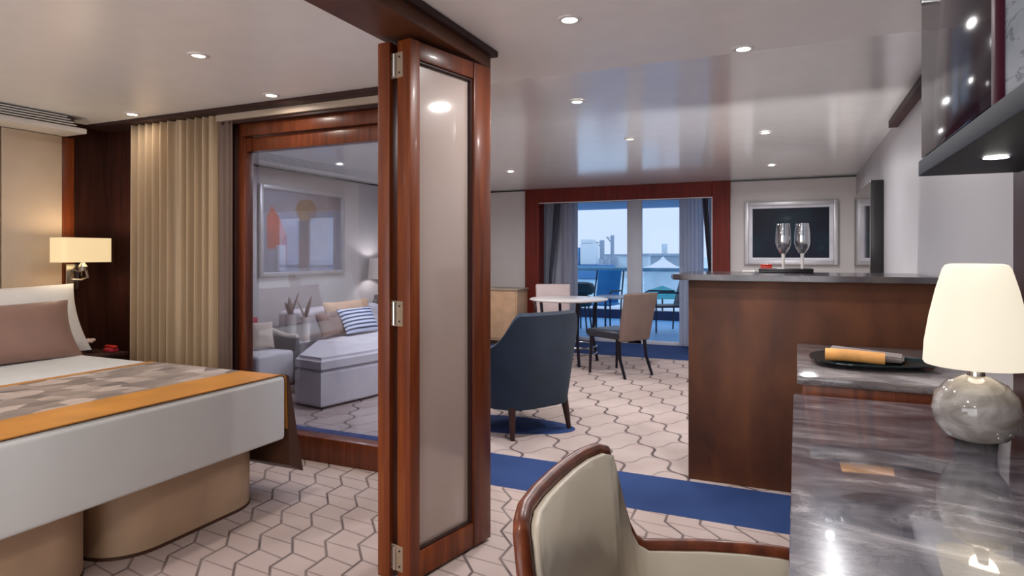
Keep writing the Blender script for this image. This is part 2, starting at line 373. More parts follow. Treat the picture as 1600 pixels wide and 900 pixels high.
def lathe(bm, prof, seg=32, c=(0, 0, 0)):
    rings = []
    for r, z in prof:
        if r < 1e-5: rings.append([bm.verts.new((c[0], c[1], c[2] + z))])
        else: rings.append([bm.verts.new((c[0] + r * cos(2 * pi * i / seg), c[1] + r * sin(2 * pi * i / seg), c[2] + z)) for i in range(seg)])
    for a, b_ in zip(rings, rings[1:]):
        for i in range(seg):
            j = (i + 1) % seg
            if len(a) == 1 and len(b_) == 1: continue
            if len(a) == 1: bm.faces.new((a[0], b_[i], b_[j]))
            elif len(b_) == 1: bm.faces.new((a[i], a[j], b_[0]))
            else: bm.faces.new((a[i], a[j], b_[j], b_[i]))
    return bm

def tube(bm, pts, r, seg=10, r2=None, flat=1.0):
    """round bar along points; radius r -> r2"""
    pts = [Vector(p) for p in pts]; rings = []
    nrm = None
    for i, p in enumerate(pts):
        d = (pts[min(i + 1, len(pts) - 1)] - pts[max(i - 1, 0)]).normalized()
        if nrm is None:
            up = Vector((0, 0, 1)) if abs(d.z) < 0.9 else Vector((1, 0, 0))
            nrm = (up - d * up.dot(d)).normalized()
        else: nrm = (nrm - d * nrm.dot(d)).normalized()
        bi = d.cross(nrm)
        rr = r if r2 is None else r + (r2 - r) * i / (len(pts) - 1)
        rings.append([bm.verts.new(p + nrm * (rr * cos(2 * pi * k / seg)) + bi * (rr * flat * sin(2 * pi * k / seg))) for k in range(seg)])
    for a, b_ in zip(rings, rings[1:]):
        for k in range(seg): bm.faces.new((a[k], a[(k + 1) % seg], b_[(k + 1) % seg], b_[k]))
    bm.faces.new(rings[0][::-1]); bm.faces.new(rings[-1]); return bm

def cushion(w_, h_, t_, nx=22, ny=16, pinch=0.06, sag=0.0):
    """pillow in local XZ plane, thickness along Y, standing on z=0"""
    bm = bmesh.new(); g = {}
    for side in (1, -1):
        for i in range(nx + 1):
            for j in range(ny + 1):
                u = -1 + 2 * i / nx; v = -1 + 2 * j / ny
                edge = (i in (0, nx)) or (j in (0, ny))
                if side == -1 and edge: g[(side, i, j)] = g[(1, i, j)]; continue
                th = (max(0, 1 - abs(u) ** 2.6) * max(0, 1 - abs(v) ** 2.6)) ** 0.45 * t_ / 2
                px_ = u * w_ / 2 * (1 - pinch * (1 - v * v) * u * u); pz = v * h_ / 2 * (1 - pinch * (1 - u * u) * v * v) + h_ / 2
                pz -= sag * (1 - u * u) * (v + 1) / 2
                g[(side, i, j)] = bm.verts.new((px_, side * th, pz))
    for side in (1, -1):
        for i in range(nx):
            for j in range(ny):
                q = [g[(side, i, j)], g[(side, i + 1, j)], g[(side, i + 1, j + 1)], g[(side, i, j + 1)]]
                try: bm.faces.new(q if side == -1 else q[::-1])
                except ValueError: pass
    return bm

def wavy(x0, x1, y, z0, z1, amp, waves, seed=0, thick=0.006, taper=None, n=160, rows=10):
    """hanging cloth along X with folds in Y; taper(v)->(x0,x1) lets it be gathered"""
    rnd = random.Random(seed); ph = [rnd.uniform(0, 6.28) for _ in range(4)]
    bm = bmesh.new(); G = []
    for s in (0, 1):
        Rw = []
        for j in range(rows + 1):
            v = j / rows; a0, a1 = (x0, x1) if taper is None else taper(v)
            row = []
            for i in range(n + 1):
                u = i / n
                wv_ = sin(2 * pi * waves * u + ph[0] + 0.8 * sin(2 * pi * 1.7 * u + ph[1])) + 0.35 * sin(2 * pi * waves * 2.1 * u + ph[2])
                yy = y + amp * wv_ * (0.75 + 0.25 * (1 - v)) + (thick if s else 0)
                row.append(bm.verts.new((a0 + (a1 - a0) * u, yy, z0 + (z1 - z0) * v)))
            Rw.append(row)
        G.append(Rw)
    for s in (0, 1):
        for j in range(rows):
            for i in range(n):
                q = (G[s][j][i], G[s][j][i + 1], G[s][j + 1][i + 1], G[s][j + 1][i]); bm.faces.new(q if s == 0 else q[::-1])
    for j in range(rows):
        for i in (0, n): bm.faces.new((G[0][j][i], G[0][j + 1][i], G[1][j + 1][i], G[1][j][i]))
    for j in (0, rows):
        for i in range(n): bm.faces.new((G[0][j][i], G[0][j][i + 1], G[1][j][i + 1], G[1][j][i]))
    return bm

def shell(path, tops, bot, th, lean=0.0, inset_bot=0.0, cen=(0, 0)):
    """upright wall following an open plan path; outer face on the path, inner face th inside (towards cen)"""
    bm = bmesh.new(); P = [Vector((x, y)) for x, y in path]; c = Vector(cen); rows = []
    for i, p in enumerate(P):
        d = (P[min(i + 1, len(P) - 1)] - P[max(i - 1, 0)]).normalized(); nn = Vector((-d.y, d.x))
        if nn.dot(c - p) < 0: nn = -nn
        ob_ = p + nn * inset_bot; ot = p - nn * lean
        ib = ob_ + nn * th; it = ot + nn * th * 0.8
        col = []
        for k in range(5):
            t = k / 4; q = ob_.lerp(ot, t); col.append((q.x, q.y, bot + (tops[i] - bot) * t))
        mid = ot.lerp(it, 0.5); col.append((mid.x, mid.y, tops[i] + th * 0.22))
        for k in range(4, -1, -1):
            t = k / 4; q = ib.lerp(it, t); col.append((q.x, q.y, bot + (tops[i] - bot) * t))
        rows.append([bm.verts.new(v) for v in col])
    for a, b_ in zip(rows, rows[1:]):
        for k in range(len(a)): bm.faces.new((a[k], a[(k + 1) % len(a)], b_[(k + 1) % len(a)], b_[k]))
    bm.faces.new(rows[0][::-1]); bm.faces.new(rows[-1]); return bm

def thing(name, label, cat, loc=(0, 0, 0), rotz=0.0, group=None):
    o_ = bpy.data.objects.new(name, None); COL.objects.link(o_); o_.empty_display_size = 0.1
    o_.location = loc; o_.rotation_euler = (0, 0, rotz); o_['label'] = label; o_['category'] = cat
    if group: o_['group'] = group
    return o_
def tag(o_, label, cat, group=None):
    o_['label'] = label; o_['category'] = cat
    if group: o_['group'] = group
    return o_
def struct(name, bm, mat, parent=None, label=None, **k):
    o_ = link(name, bm, mat, parent, **k)
    if parent is None:
        o_['kind'] = 'structure'
    if label: o_['label'] = label
    return o_
def copy_tree(o_, parent=None, loc=None, rotz=None, label=None):
    c = o_.copy(); COL.objects.link(c)
    if parent: c.parent = parent
    if loc: c.location = loc
    if rotz is not None: c.rotation_euler = (0, 0, rotz)
    if label: c['label'] = label
    for ch in list(o_.children): copy_tree(ch, c)
    return c

# ================================================================ STRUCTURE
XR, XL, YB, ZC = 0.64, -5.15, 8.50, 2.20
struct('floor', B(-5.3, 0.8, -2.1, 8.98, -0.1, 0.0), 'carpet', label='cream line-patterned carpet with royal blue bands', smooth=False)
struct('ceiling', B(-5.3, 0.8, -2.1, 3.10, ZC, ZC + 0.1), 'ceil_near', label='pale satin ceiling over the bedroom and desk', smooth=False)
struct('ceiling', B(-5.3, 0.8, 3.104, 9.0, ZC + 0.002, ZC + 0.1), 'ceil_far', label='glossy pale ceiling over the sitting area', smooth=False)
struct('wall_right', B(XR, XR + 0.12, 2.54, 9.0, 0, ZC), 'wall_r', label='light grey wall behind the bar', smooth=False)
struct('wall_right', B(XR, XR + 0.12, -2.1, 2.54, 0, ZC), 'wall_dark', label='dark panelling behind the desk', smooth=False)
bm = bmesh.new()
box(bm, XL - 0.1, -3.59, YB, YB + 0.12, 0, ZC); box(bm, -0.77, XR, YB, YB + 0.12, 0, ZC)
struct('wall_back', bm, 'wall', label='light grey wall around the veranda opening', smooth=False)
bm = bmesh.new(); box(bm, -3.55, -3.45, YB + 0.12, 9.0, 0, ZC); box(bm, -0.93, -0.83, YB + 0.12, 9.0, 0, ZC)
struct('wall_alcove', bm, 'wall', smooth=False)
struct('wall_left', B(XL - 0.1, XL, 3.14, YB, 0, ZC), 'wall', label='light grey wall behind the sofa', smooth=False)
struct('wall_bedhead', B(-4.80, -4.70, -2.1, 3.14, 0, ZC), 'wall_dark', label='dark wood panelling behind the bed', smooth=False)
struct('wall_partition', B(XL - 0.1, -3.45, 3.08, 3.14, 0, ZC), 'wall_dark', smooth=False)
bm = bmesh.new(); box(bm, -4.8, -4.3, -2.1, -2.0, 0, ZC); box(bm, -0.2, 0.8, -2.1, -2.0, 0, ZC); box(bm, -4.3, -0.2, -2.1, -2.0, 0, 0.15); box(bm, -4.3, -0.2, -2.1, -2.0, 2.05, ZC)
struct('wall_front', bm, 'wall', label='unseen wall with an added wide window behind the desk chair side', smooth=False)
bm = bmesh.new()
for a_ in ((-4.3, -4.24), (-2.28, -2.22), (-0.26, -0.2)): box(bm, a_[0], a_[1], -2.08, -2.02, 0.15, 2.05)
box(bm, -4.24, -0.26, -2.08, -2.02, 0.15, 0.2); box(bm, -4.24, -0.26, -2.08, -2.02, 2.0, 2.05)
struct('fill_window', bm, 'white_paint', smooth=False)  # unseen window added as the opening for the fill light
# crown strips
bm = bmesh.new(); box(bm, -4.70, -4.67, 2.76, 3.0, 2.165, ZC); struct('trim_1', bm, 'wall_dark', label='dark crown strip over the bedhead', smooth=False)
bm = bmesh.new(); box(bm, 0.585, XR, -2, 5.12, 2.15, ZC, 0.004); struct('trim_2', bm, 'leg_wood', label='dark crown strip along the right wall', smooth=False)
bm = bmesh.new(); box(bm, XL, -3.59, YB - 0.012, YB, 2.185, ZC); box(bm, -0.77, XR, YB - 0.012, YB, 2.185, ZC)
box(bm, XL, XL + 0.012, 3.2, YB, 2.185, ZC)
struct('trim_3', bm, 'black', label='thin black strip under the ceiling', smooth=False)
# curtain valance over bedroom curtains
bm = bmesh.new(); box(bm, -4.67, -1.56, 2.90, 3.08, 2.175, ZC, 0.003); box(bm, -3.44, -1.56, 3.0, 3.08, 2.115, 2.135, 0.003)
struct('trim_4', bm, 'leg_wood', label='dark pelmet strip over the curtains', smooth=False)
bm = bmesh.new(); box(bm, -3.46, -1.56, 2.98, 3.08, 2.135, 2.175); struct('trim_5', bm, 'beige_trim', label='beige curtain track strip', smooth=False)
# far mahogany door surround
bm = bmesh.new()
box(bm, -3.59, -3.37, 8.44, 8.64, 0, ZC, 0.006); box(bm, -0.99, -0.77, 8.44, 8.64, 0, ZC, 0.006); box(bm, -3.37, -0.99, 8.44, 8.64, 2.0, ZC, 0.006)
struct('trim_6', bm, 'far_wood', label='wide red mahogany surround of the veranda opening', smooth=False)
bm = bmesh.new(); box(bm, -0.995, -0.985, 8.44, 8.46, 0, 2.0); box(bm, -3.37, -0.99, 8.438, 8.45, 1.992, 2.002)
struct('trim_7', bm, 'white_paint', smooth=False)

# header beam carrying the folding leaves
bm = bmesh.new()
box(bm, -1.50, -1.275, -2.0, 2.60, 2.115, 2.175, 0.004)
struct('trim_8', bm, 'bar_wood', label='dark brown header beam of the folding doors', smooth=False)
bm = bmesh.new(); box(bm, -1.52, -1.25, -2.0, 2.63, 2.172, ZC, 0.006); struct('trim_9', bm, 'leg_wood', label='dark moulding on top of the header beam', smooth=False)

# folding door leaves
def leaf(name, p0, p1, th, label):
    L = (Vector(p1) - Vector(p0)).length; a = atan2(p1[1] - p0[1], p1[0] - p0[0])
    o_ = bpy.data.objects.new(name, None); COL.objects.link(o_); o_.location = (p0[0], p0[1], 0); o_.rotation_euler = (0, 0, a)
    o_['kind'] = 'structure'; o_['label'] = label
    ns, fs, tr_, br = 0.055, 0.115, 0.07, 0.10; z0, z1 = 0.012, 2.095
    fr = bmesh.new()   # local: x along leaf, y from 0 (right face) to +th
    box(fr, 0, ns, 0, th, z0, z1, 0.004); link('stile', fr, 'red_wood', o_)
    fr = bmesh.new(); box(fr, L - fs, L, 0, th, z0, z1, 0.004); link('stile', fr, 'brown_wood', o_)
    fr = bmesh.new(); box(fr, ns, L - fs, 0.004, th - 0.004, z1 - tr_, z1, 0.003); link('rail', fr, 'brown_wood', o_)
    fr = bmesh.new(); box(fr, ns, L - fs, 0.004, th - 0.004, z0, z0 + br, 0.003); link('rail', fr, 'red_wood', o_)
    bd = bmesh.new()
    for (a0, a1, c0, c1) in ((ns, ns + .008, z0 + br, z1 - tr_), (L - fs - .008, L - fs, z0 + br, z1 - tr_), (ns, L - fs, z1 - tr_ - .008, z1 - tr_), (ns, L - fs, z0 + br, z0 + br + .008)):
        box(bd, a0, a1, 0.014, th - 0.014, c0, c1)
    link('bead', bd, 'leg_wood', o_, smooth=False)
    link('pane', B(ns + .004, L - fs - .004, th / 2 - 0.004, th / 2 + 0.004, z0 + br, z1 - tr_), 'frosted', o_, smooth=False)
    return o_
leafB = leaf('door_1', (-1.343, 2.04), (-1.240, 2.53), 0.070, 'folding leaf with frosted pane, in front of its twin')
leafA = leaf('door_2', (-1.440, 2.045), (-1.420, 2.535), 0.057, 'folding leaf behind, seen by its edge')
for z in (2.0, 1.04, 0.095):
    h_ = link('hinge', B(-0.003, 0.0005, 0.036, 0.116, z - 0.049, z + 0.049, 0.001, 1), 'brass', leafB)
    kb = bmesh.new(); tube(kb, [(-0.006, 0.079, z - 0.045), (-0.006, 0.079, z + 0.045)], 0.0065)
    link('hinge_barrel', kb, 'chrome', h_)
    for dz in (-0.03, 0.03):
        for dy in (0.054, 0.099):
            s_ = bmesh.new(); tube(s_, [(-0.0045, dy, z + dz), (-0.0005, dy, z + dz)], 0.004, 8); link('screw', s_, 'dark_metal', h_)

# fixed glass partition between bedroom and sitting room
win = bpy.data.objects.new('window_1', None); COL.objects.link(win); win.location = (-3.44, 3.04, 0); win['kind'] = 'structure'; win['label'] = 'full-height glass partition with mahogany frame'
W_ = 1.88
link('stile', B(0, 0.09, 0, 0.10, 0, 2.115, 0.004), 'leg_wood', win)
link('stile', B(0.09, 0.15, 0.02, 0.09, 0, 2.115, 0.004), 'brown_wood', win)
link('stile', B(W_ - 0.14, W_, 0, 0.10, 0, 2.115, 0.004), 'brown_wood', win)
bm = bmesh.new(); box(bm, 0.13, W_ - 0.14, 0, 0.10, 2.035, 2.115, 0.004); box(bm, 0.13, W_ - 0.14, 0.03, 0.10, 1.94, 2.03, 0.004); link('rail', bm, 'brown_wood', win)
bm = bmesh.new(); box(bm, 0.09, W_ - 0.14, 0.0, 0.10, 0, 0.15, 0.006); link('rail', bm, 'brown_wood', win)
link('pane', B(0.14, W_ - 0.13, 0.058, 0.066, 0.13, 1.95), 'pane', win, smooth=False)

# veranda doors
win = bpy.data.objects.new('window_2', None); COL.objects.link(win); win.location = (-3.45, 8.92, 0); win['kind'] = 'structure'; win['label'] = 'white-framed glass doors to the veranda'
for a0, a1 in ((0.0, 0.44), (1.24, 1.45), (1.97, 2.14)):
    link('stile', B(a0, a1, 0, 0.06, 0, 2.2, 0.005), 'grey_frame', win)
link('rail', B(0, 2.52, 0.0, 0.06, 2.06, 2.2, 0.004), 'grey_frame', win)
link('rail', B(0, 2.52, 0.0, 0.06, 0.0, 0.05, 0.004), 'grey_frame', win)
for a0, a1 in ((0.44, 1.24), (1.45, 1.97), (2.14, 2.52)):
    link('pane', B(a0, a1, 0.026, 0.034, 0.05, 2.06), 'vglass', win, smooth=False)

# bedhead panels and air vent
hb = thing('headboard_panel', 'tall cream padded wall panel behind the bed', 'headboard', (-4.699, 1.5, 0.0))
link('cream_panel', B(0.0, 0.045, -1.3, 0.86, 0.5, 2.088, 0.008), 'cream_panel', hb)
link('cream_panel', B(0.0, 0.045, 0.866, 1.235, 0.5, 2.088, 0.008), 'cream_panel', hb)
link('edge_strip', B(0.0, 0.035, 1.238, 1.32, 0.0, 2.088, 0.004), 'red_wood', hb)
vt = thing('air_vent', 'white soffit air vent with grey louvres above the bed', 'vent', (-4.70, 1.4, 2.09))
link('lip', B(0.0, 0.275, -1.3, 1.36, 0.0, 0.035, 0.006), 'white_paint', vt)
link('housing', B(0.0, 0.235, -1.3, 1.30, 0.035, 0.11), 'shell_grey', vt, smooth=False)
for k in range(4):
    link('louvre', B(0.236, 0.262, -1.3, 1.30 - 0.02 * k, 0.045 + 0.016 * k, 0.052 + 0.016 * k), 'white_paint', vt, smooth=False)

# ================================================================ DOWNLIGHTS
def downlight(x, y, label, lit=True, col=NEUT, power=DOWN_W, zc=ZC):
    t = thing('downlight', label, 'ceiling light', (x, y, zc), 0, 'recessed ceiling downlights')
    r = bmesh.new(); lathe(r, [(0.030, 0.0), (0.031, -0.006), (0.046, -0.004), (0.048, 0.0)], 28); link('trim_ring', r, 'white_paint', t)
    e = bmesh.new(); lathe(e, [(0.0, -0.003), (0.022 if lit else 0.029, -0.003), (0.030, -0.001)], 24); link('lens', e, 'bulb' if lit else 'bulb_soft', t)
    ld = bpy.data.lights.new('downlight_bulb', 'AREA'); ld.shape = 'DISK'; ld.size = 0.09; ld.energy = power; ld.color = col; ld.spread = radians(170)
    lo = bpy.data.objects.new('downlight_bulb', ld); COL.objects.link(lo); lo.parent = t; lo.location = (0, 0, -0.012)
    return t
D = [(-0.82, 2.38, 'bright ceiling downlight nearest the folding doors'), (-0.22, 3.04, 'bright ceiling downlight above the credenza'),
     (-1.22, 3.68, 'ceiling downlight just beyond the header beam end'), (-0.22, 5.21, 'ceiling downlight beyond the bar, second from the dark print'),
     (-0.24, 7.15, 'small far ceiling downlight nearest the dark framed print'), (-2.94, 6.5, 'far ceiling downlight beside the folding leaf, left of the veranda opening'),
     (-4.3, 5.23, 'ceiling downlight seen through the glass partition')]
for x, y, lb in D: downlight(x, y, lb, power=DOWN_W if y < 3.2 else 17.0, col=NEUT if y < 3.2 else (0.97, 0.97, 1.0))
downlight(-2.55, 2.1, 'dim tilted ceiling downlight above the bed foot', False, WARM)
downlight(-4.02, 2.80, 'ceiling downlight in front of the beige curtain', True, WARM, 1.6)
downlight(-2.80, 2.80, 'ceiling downlight in front of the glass partition', True, WARM, 2.5)
for x, y in ((-3.5, 0.6), (-2.2, -0.8), (-0.7, 0.5), (-0.5, -1.2)):  # extra downlights added out of view to brighten the room
    downlight(x, y, 'unseen fill downlight added on the camera side of the room', True, WARM, 9)
downlight(-2.95, 4.3, 'unseen fill downlight added above the sofa end, behind the folding leaf', power=15.0)  # lamp added where the leaf hides it, to light the sitting area
downlight(-1.23, 5.06, 'faint round fitting in the middle of the glossy ceiling', False)  # faint round ceiling mark, built from the same parts as the downlights

# ================================================================ BED
bed = thing('bed', 'double bed on two rounded tan leather bases', 'bed', (-3.5, 1.65, 0))
for (y0, y1) in ((-0.84, -0.01), (0.02, 0.83)):
    bm = bmesh.new(); prism(bm, rrect(-1.05, 0.99, y0, y1, 0.20, 10), 0.008, 0.34, 0.006); bb = link('bed_base', bm, 'bed_base', bed)
    bm = bmesh.new(); prism(bm, rrect(-1.053, 0.993, y0 - .003, y1 + .003, 0.203, 10), 0.0, 0.014); link('plinth_strip', bm, 'brown_cloth', bb)
link('mattress', B(-1.12, 1.04, -0.82, 0.82, 0.34, 0.615, 0.05, 4), 'sham', bed)
# duvet (closed slab with soft edges, hanging past the mattress)
bm = bmesh.new(); box(bm, -4.45, -2.40, 0.80, 2.50, 0.315, 0.645, 0.022, 4)
bmesh.ops.delete(bm, geom=[f for f in bm.faces if f.calc_center_median().z < 0.325], context='FACES')
duv = link('duvet', bm, 'duvet'); sm = duv.modifiers.new('thickness', 'SOLIDIFY'); sm.thickness = 0.02; sm.offset = -1; tag(duv, 'smooth white duvet hanging over the bed foot', 'duvet')
# runner
run = thing('bed_runner', 'taupe collage bed runner with amber satin borders', 'bed runner', (-2.9, 1.65, 0.6455))
def strip(x0, x1, z, mat, nm):
    bm = bmesh.new(); prof = [(-0.87, -0.26), (-0.868, -0.03), (-0.85, -0.004), (-0.82, z), (0.0, z + 0.003), (0.82, z), (0.845, -0.004), (0.857, -0.02), (0.866, -0.28)]
    up = []; t = 0.004
    A_ = [[bm.verts.new((x, y, zz)) for y, zz in prof] for x in (x0, x1)]
    nrm_out = [(y * 1.0 + (t if y > 0.83 else (-t if y < -0.83 else 0)), zz + (t if abs(y) < 0.86 else 0)) for y, zz in prof]
    C_ = [[bm.verts.new((x, y, zz)) for y, zz in nrm_out] for x in (x0, x1)]
    for i in range(len(prof) - 1):
        bm.faces.new((C_[0][i], C_[1][i], C_[1][i + 1], C_[0][i + 1])); bm.faces.new((A_[0][i], A_[0][i + 1], A_[1][i + 1], A_[1][i]))
        for s in (0, 1): bm.faces.new((A_[s][i], A_[s][i + 1], C_[s][i + 1], C_[s][i]))
    for i in (0, -1): bm.faces.new((A_[0][i], A_[1][i], C_[1][i], C_[0][i]))
    return link(nm, bm, mat, run)
strip(-0.445, 0.215, 0.0035, 'collage', 'runner_panel')
strip(0.215, 0.492, 0.004, 'gold', 'amber_border')
strip(-0.490, -0.445, 0.004, 'gold', 'amber_border')
# flared side drape
bm = bmesh.new()
a = [(-0.47, 0.868, -0.02), (0.496, 0.862, 0.0), (0.496, 0.875, -0.01), (-0.47, 0.88, -0.03)]
b_ = [(-0.47, 0.90, -0.50), (0.50, 0.875, -0.47), (0.49, 0.985, -0.535), (-0.47, 0.95, -0.52)]
va = [bm.verts.new(p) for p in a]; vb = [bm.verts.new(p) for p in b_]
bm.faces.new(va); bm.faces.new(vb[::-1])
for i in range(4): bm.faces.new((va[i], vb[i], vb[(i + 1) % 4], va[(i + 1) % 4]))
link('side_drape', bm, 'brown_cloth', run, smooth=False)
# pillows (lean back on the bedhead); local X of cushion -> world Y
def pillow(name, y, x, w_, h_, t_, tilt, mat, label, z=0.645, border=None):
    o_ = link(name, cushion(w_, h_, t_), mat); tag(o_, label, 'pillow')
    o_.location = (x, y, z); o_.rotation_euler = (-tilt, 0, radians(90)); return o_
pillow('sham_pillow', 2.13, -4.20, 1.04, 0.47, 0.17, radians(24), 'sham', 'large white sham pillow nearest the sconce')
pillow('sham_pillow', 1.10, -4.20, 0.84, 0.47, 0.17, radians(24), 'sham', 'large white sham pillow on the far left of the bed')
pillow('accent_pillow', 1.96, -4.03, 1.06, 0.37, 0.14, radians(24), 'pillow_brown', 'dusty brown satin pillow in front of the white sham')

# nightstand with things
ns = thing('nightstand', 'dark wood nightstand between bed and curtain', 'nightstand', (-4.41, 2.745, 0))
link('body', B(-0.22, 0.22, -0.16, 0.12, 0.06, 0.58, 0.006), 'wall_dark', ns); link('top', B(-0.24, 0.24, -0.17, 0.13, 0.58, 0.605, 0.004), 'leg_wood', ns)
dr = link('drawer', B(0.22, 0.235, -0.14, 0.10, 0.34, 0.55, 0.003), 'wall_dark', ns); link('knob', lathe(bmesh.new(), [(0, .012), (.01, .01), (.012, 0), (0, -.004)], 12, (0.245, -0.02, 0.45)), 'chrome', dr)
link('foot', B(-0.2, 0.2, -0.14, 0.10, 0.0, 0.06), 'black', ns)
fl = thing('flower', 'pale pink flower on the nightstand', 'flower', (-4.36, 2.73, 0.605))
bm = bmesh.new(); lathe(bm, [(0, 0), (0.02, 0), (0.018, 0.04), (0.012, 0.06), (0.0, 0.06)], 14); link('bud_vase', bm, 'black', fl)
for k in range(7):
    a = k * 2 * pi / 7; bm = bmesh.new(); bmesh.ops.create_uvsphere(bm, u_segments=10, v_segments=7, radius=0.022)
    bmesh.ops.scale(bm, vec=(1, 0.7, 0.55), verts=bm.verts); bmesh.ops.rotate(bm, matrix=Matrix.Rotation(a, 3, 'Z'), verts=bm.verts)
    bmesh.ops.translate(bm, vec=(0.02 * cos(a), 0.02 * sin(a), 0.075 + 0.008 * (k % 2)), verts=bm.verts); link('petal', bm, 'pale_seat', fl)
rb = thing('telephone', 'small red handset cradle on the nightstand', 'telephone', (-4.26, 2.815, 0.605))
link('cradle', B(-0.04, 0.04, -0.03, 0.03, 0, 0.025, 0.006), 'red_cushion', rb); link('handset', B(-0.05, 0.05, -0.015, 0.015, 0.025, 0.045, 0.007), 'red_box', rb)

# wall sconce
sc = thing('wall_sconce', 'wall lamp with rectangular glowing cream shade by the bedhead', 'wall lamp', (-4.655, 2.72, 1.0))
link('backplate', B(0, 0.02, 0.03, 0.115, 0.02, 0.20, 0.004), 'chrome', sc)
bm = bmesh.new(); tube(bm, [(0.015, 0.07, 0.09), (0.12, 0.07, 0.09), (0.19, 0.07, 0.11), (0.20, 0.05, 0.17), (0.20, 0.02, 0.24)], 0.009); link('arm', bm, 'chrome', sc)
bm = bmesh.new(); tube(bm, [(0.03, 0.07, 0.16), (0.10, 0.09, 0.145), (0.14, 0.06, 0.12)], 0.006); lathe(bm, [(0, 0.0), (0.022, 0.0), (0.028, 0.03), (0.012, 0.055), (0, 0.055)], 16, (0.20, 0.03, 0.155)); link('bracket', bm, 'chrome', sc)
bm = bmesh.new(); b2 = bmesh.new()
pts_o = rrect(-0.085, 0.085, -0.165, 0.165, 0.03, 5); pts_i = rrect(-0.082, 0.082, -0.162, 0.162, 0.028, 5)
def ring_wall(po, pi_, z0, z1):
    bm = bmesh.new(); k = len(po)
    q = [[bm.verts.new((x, y, z)) for x, y in p] for p, z in ((po, z0), (po, z1), (pi_, z1), (pi_, z0))]
    for a_ in range(4):
        for i in range(k): bm.faces.new((q[a_][i], q[a_][(i + 1) % k], q[(a_ + 1) % 4][(i + 1) % k], q[(a_ + 1) % 4][i]))
    return bm
link('lamp_shade', ring_wall(pts_o, pts_i, 0, 0.165), 'shade_warm', sc, loc=(0.20, 0.02, 0.215))
ld = bpy.data.lights.new('sconce_bulb', 'POINT'); ld.energy = 4; ld.color = (1, .82, .6); ld.shadow_soft_size = 0.05
lo = bpy.data.objects.new('sconce_bulb', ld); COL.objects.link(lo); lo.parent = sc; lo.location = (0.20, 0.02, 0.32)

# bedroom curtains
c_ = link('curtain', wavy(-4.30, -3.45, 2.985, 0.02, 2.172, 0.034, 11, 3, n=260), 'curtain'); tag(c_, 'floor-length gold beige curtain beside the glass partition', 'curtain')
c_ = link('curtain', wavy(-3.455, -3.33, 3.0, 0.02, 2.17, 0.010, 2, 5, n=50), 'curtain_shaded'); tag(c_, 'narrow curtain edge with painted shade against the partition frame', 'curtain')

# ================================================================ SITTING ROOM
# navy armchair
ac = thing('armchair', 'navy upholstered tub armchair seen from behind', 'armchair', (-1.905, 4.305, 0), radians(61.4))
pts = []; tops = []
def bez(p0, p1, p2, p3, n):
    return [tuple((1 - t) ** 3 * a + 3 * (1 - t) ** 2 * t * b + 3 * (1 - t) * t * t * c + t ** 3 * d for a, b, c, d in zip(p0, p1, p2, p3)) for t in [i / n for i in range(n + 1)]]
right = bez((0.37, 0.36), (0.39, -0.05), (0.40, -0.36), (0.10, -0.375), 28)
path = right + [(-x, y) for x, y in right[::-1]]
for x, y in path:
    s = max(0.0, min(1.0, (0.36 - abs(x)) / 0.13)) if y < -0.1 else 0.0; s = s * s * (3 - 2 * s); tops.append(0.615 + 0.235 * s + 0.03 * max(0, y))
link('shell', shell(path, tops, 0.20, 0.09, 0.045, 0.03), 'navy', ac)
link('seat', B(-0.29, 0.29, -0.28, 0.38, 0.20, 0.44, 0.04, 4), 'navy', ac)
for sx_, sy_ in ((0.24, -0.27), (-0.24, -0.27), (0.27, 0.28), (-0.27, 0.28)):
    bm = bmesh.new(); tube(bm, [(sx_, sy_, 0.22), (sx_ * 1.08, sy_ * 1.12, 0.0)], 0.028, 12, 0.016); link('leg', bm, 'leg_wood', ac)

# dining chair
def dining_chair(name, label, loc, rz, back_mat, seat_mat, arms=False, leg_mat='dark_metal'):
    t = thing(name, label, 'chair', loc, rz)       # faces local +Y
    bm = bmesh.new(); box(bm, -0.23, 0.23, -0.035, 0.035, 0, 0.50, 0.022, 3)
    for v in bm.verts:
        zz = v.co.z; v.co.y += -0.03 - 0.10 * (zz / 0.5) ** 1.3 + 0.03 * (1 - (v.co.x / 0.23) ** 2) * -0.6; v.co.x *= 0.93 + 0.08 * zz / 0.5; v.co.z += 0.37
    link('backrest', bm, back_mat, t, loc=(0, -0.17, 0))
    link('seat', B(-0.23, 0.23, -0.20, 0.27, 0.39, 0.475, 0.025, 3), seat_mat, t)
    for sx_ in (-1, 1):
        bm = bmesh.new(); tube(bm, [(0.20 * sx_, 0.22, 0.40), (0.205 * sx_, 0.24, 0.0)], 0.02, 10, 0.013); link('leg', bm, leg_mat, t)
        bm = bmesh.new(); tube(bm, [(0.19 * sx_, -0.17, 0.42), (0.20 * sx_, -0.19, 0.2), (0.205 * sx_, -0.27, 0.0)], 0.02, 10, 0.014); link('leg', bm, leg_mat, t)
        if arms:
            bm = bmesh.new(); tube(bm, [(0.25 * sx_, -0.24, 0.66), (0.265 * sx_, -0.05, 0.67), (0.265 * sx_, 0.18, 0.66), (0.26 * sx_, 0.22, 0.60), (0.25 * sx_, 0.21, 0.44)], 0.017, 10); link('armrest', bm, 'leg_wood', t)
    return t
dining_chair('dining_chair', 'taupe-backed dining chair with dark legs, turned away', (-1.72, 6.62, 0), radians(61.4), 'beige_seat', 'black_seat')
dining_chair('dining_chair', 'pale pink dining chair with wooden arms behind the table', (-2.84, 7.66, 0), radians(205), 'pale_seat', 'pale_seat', True)
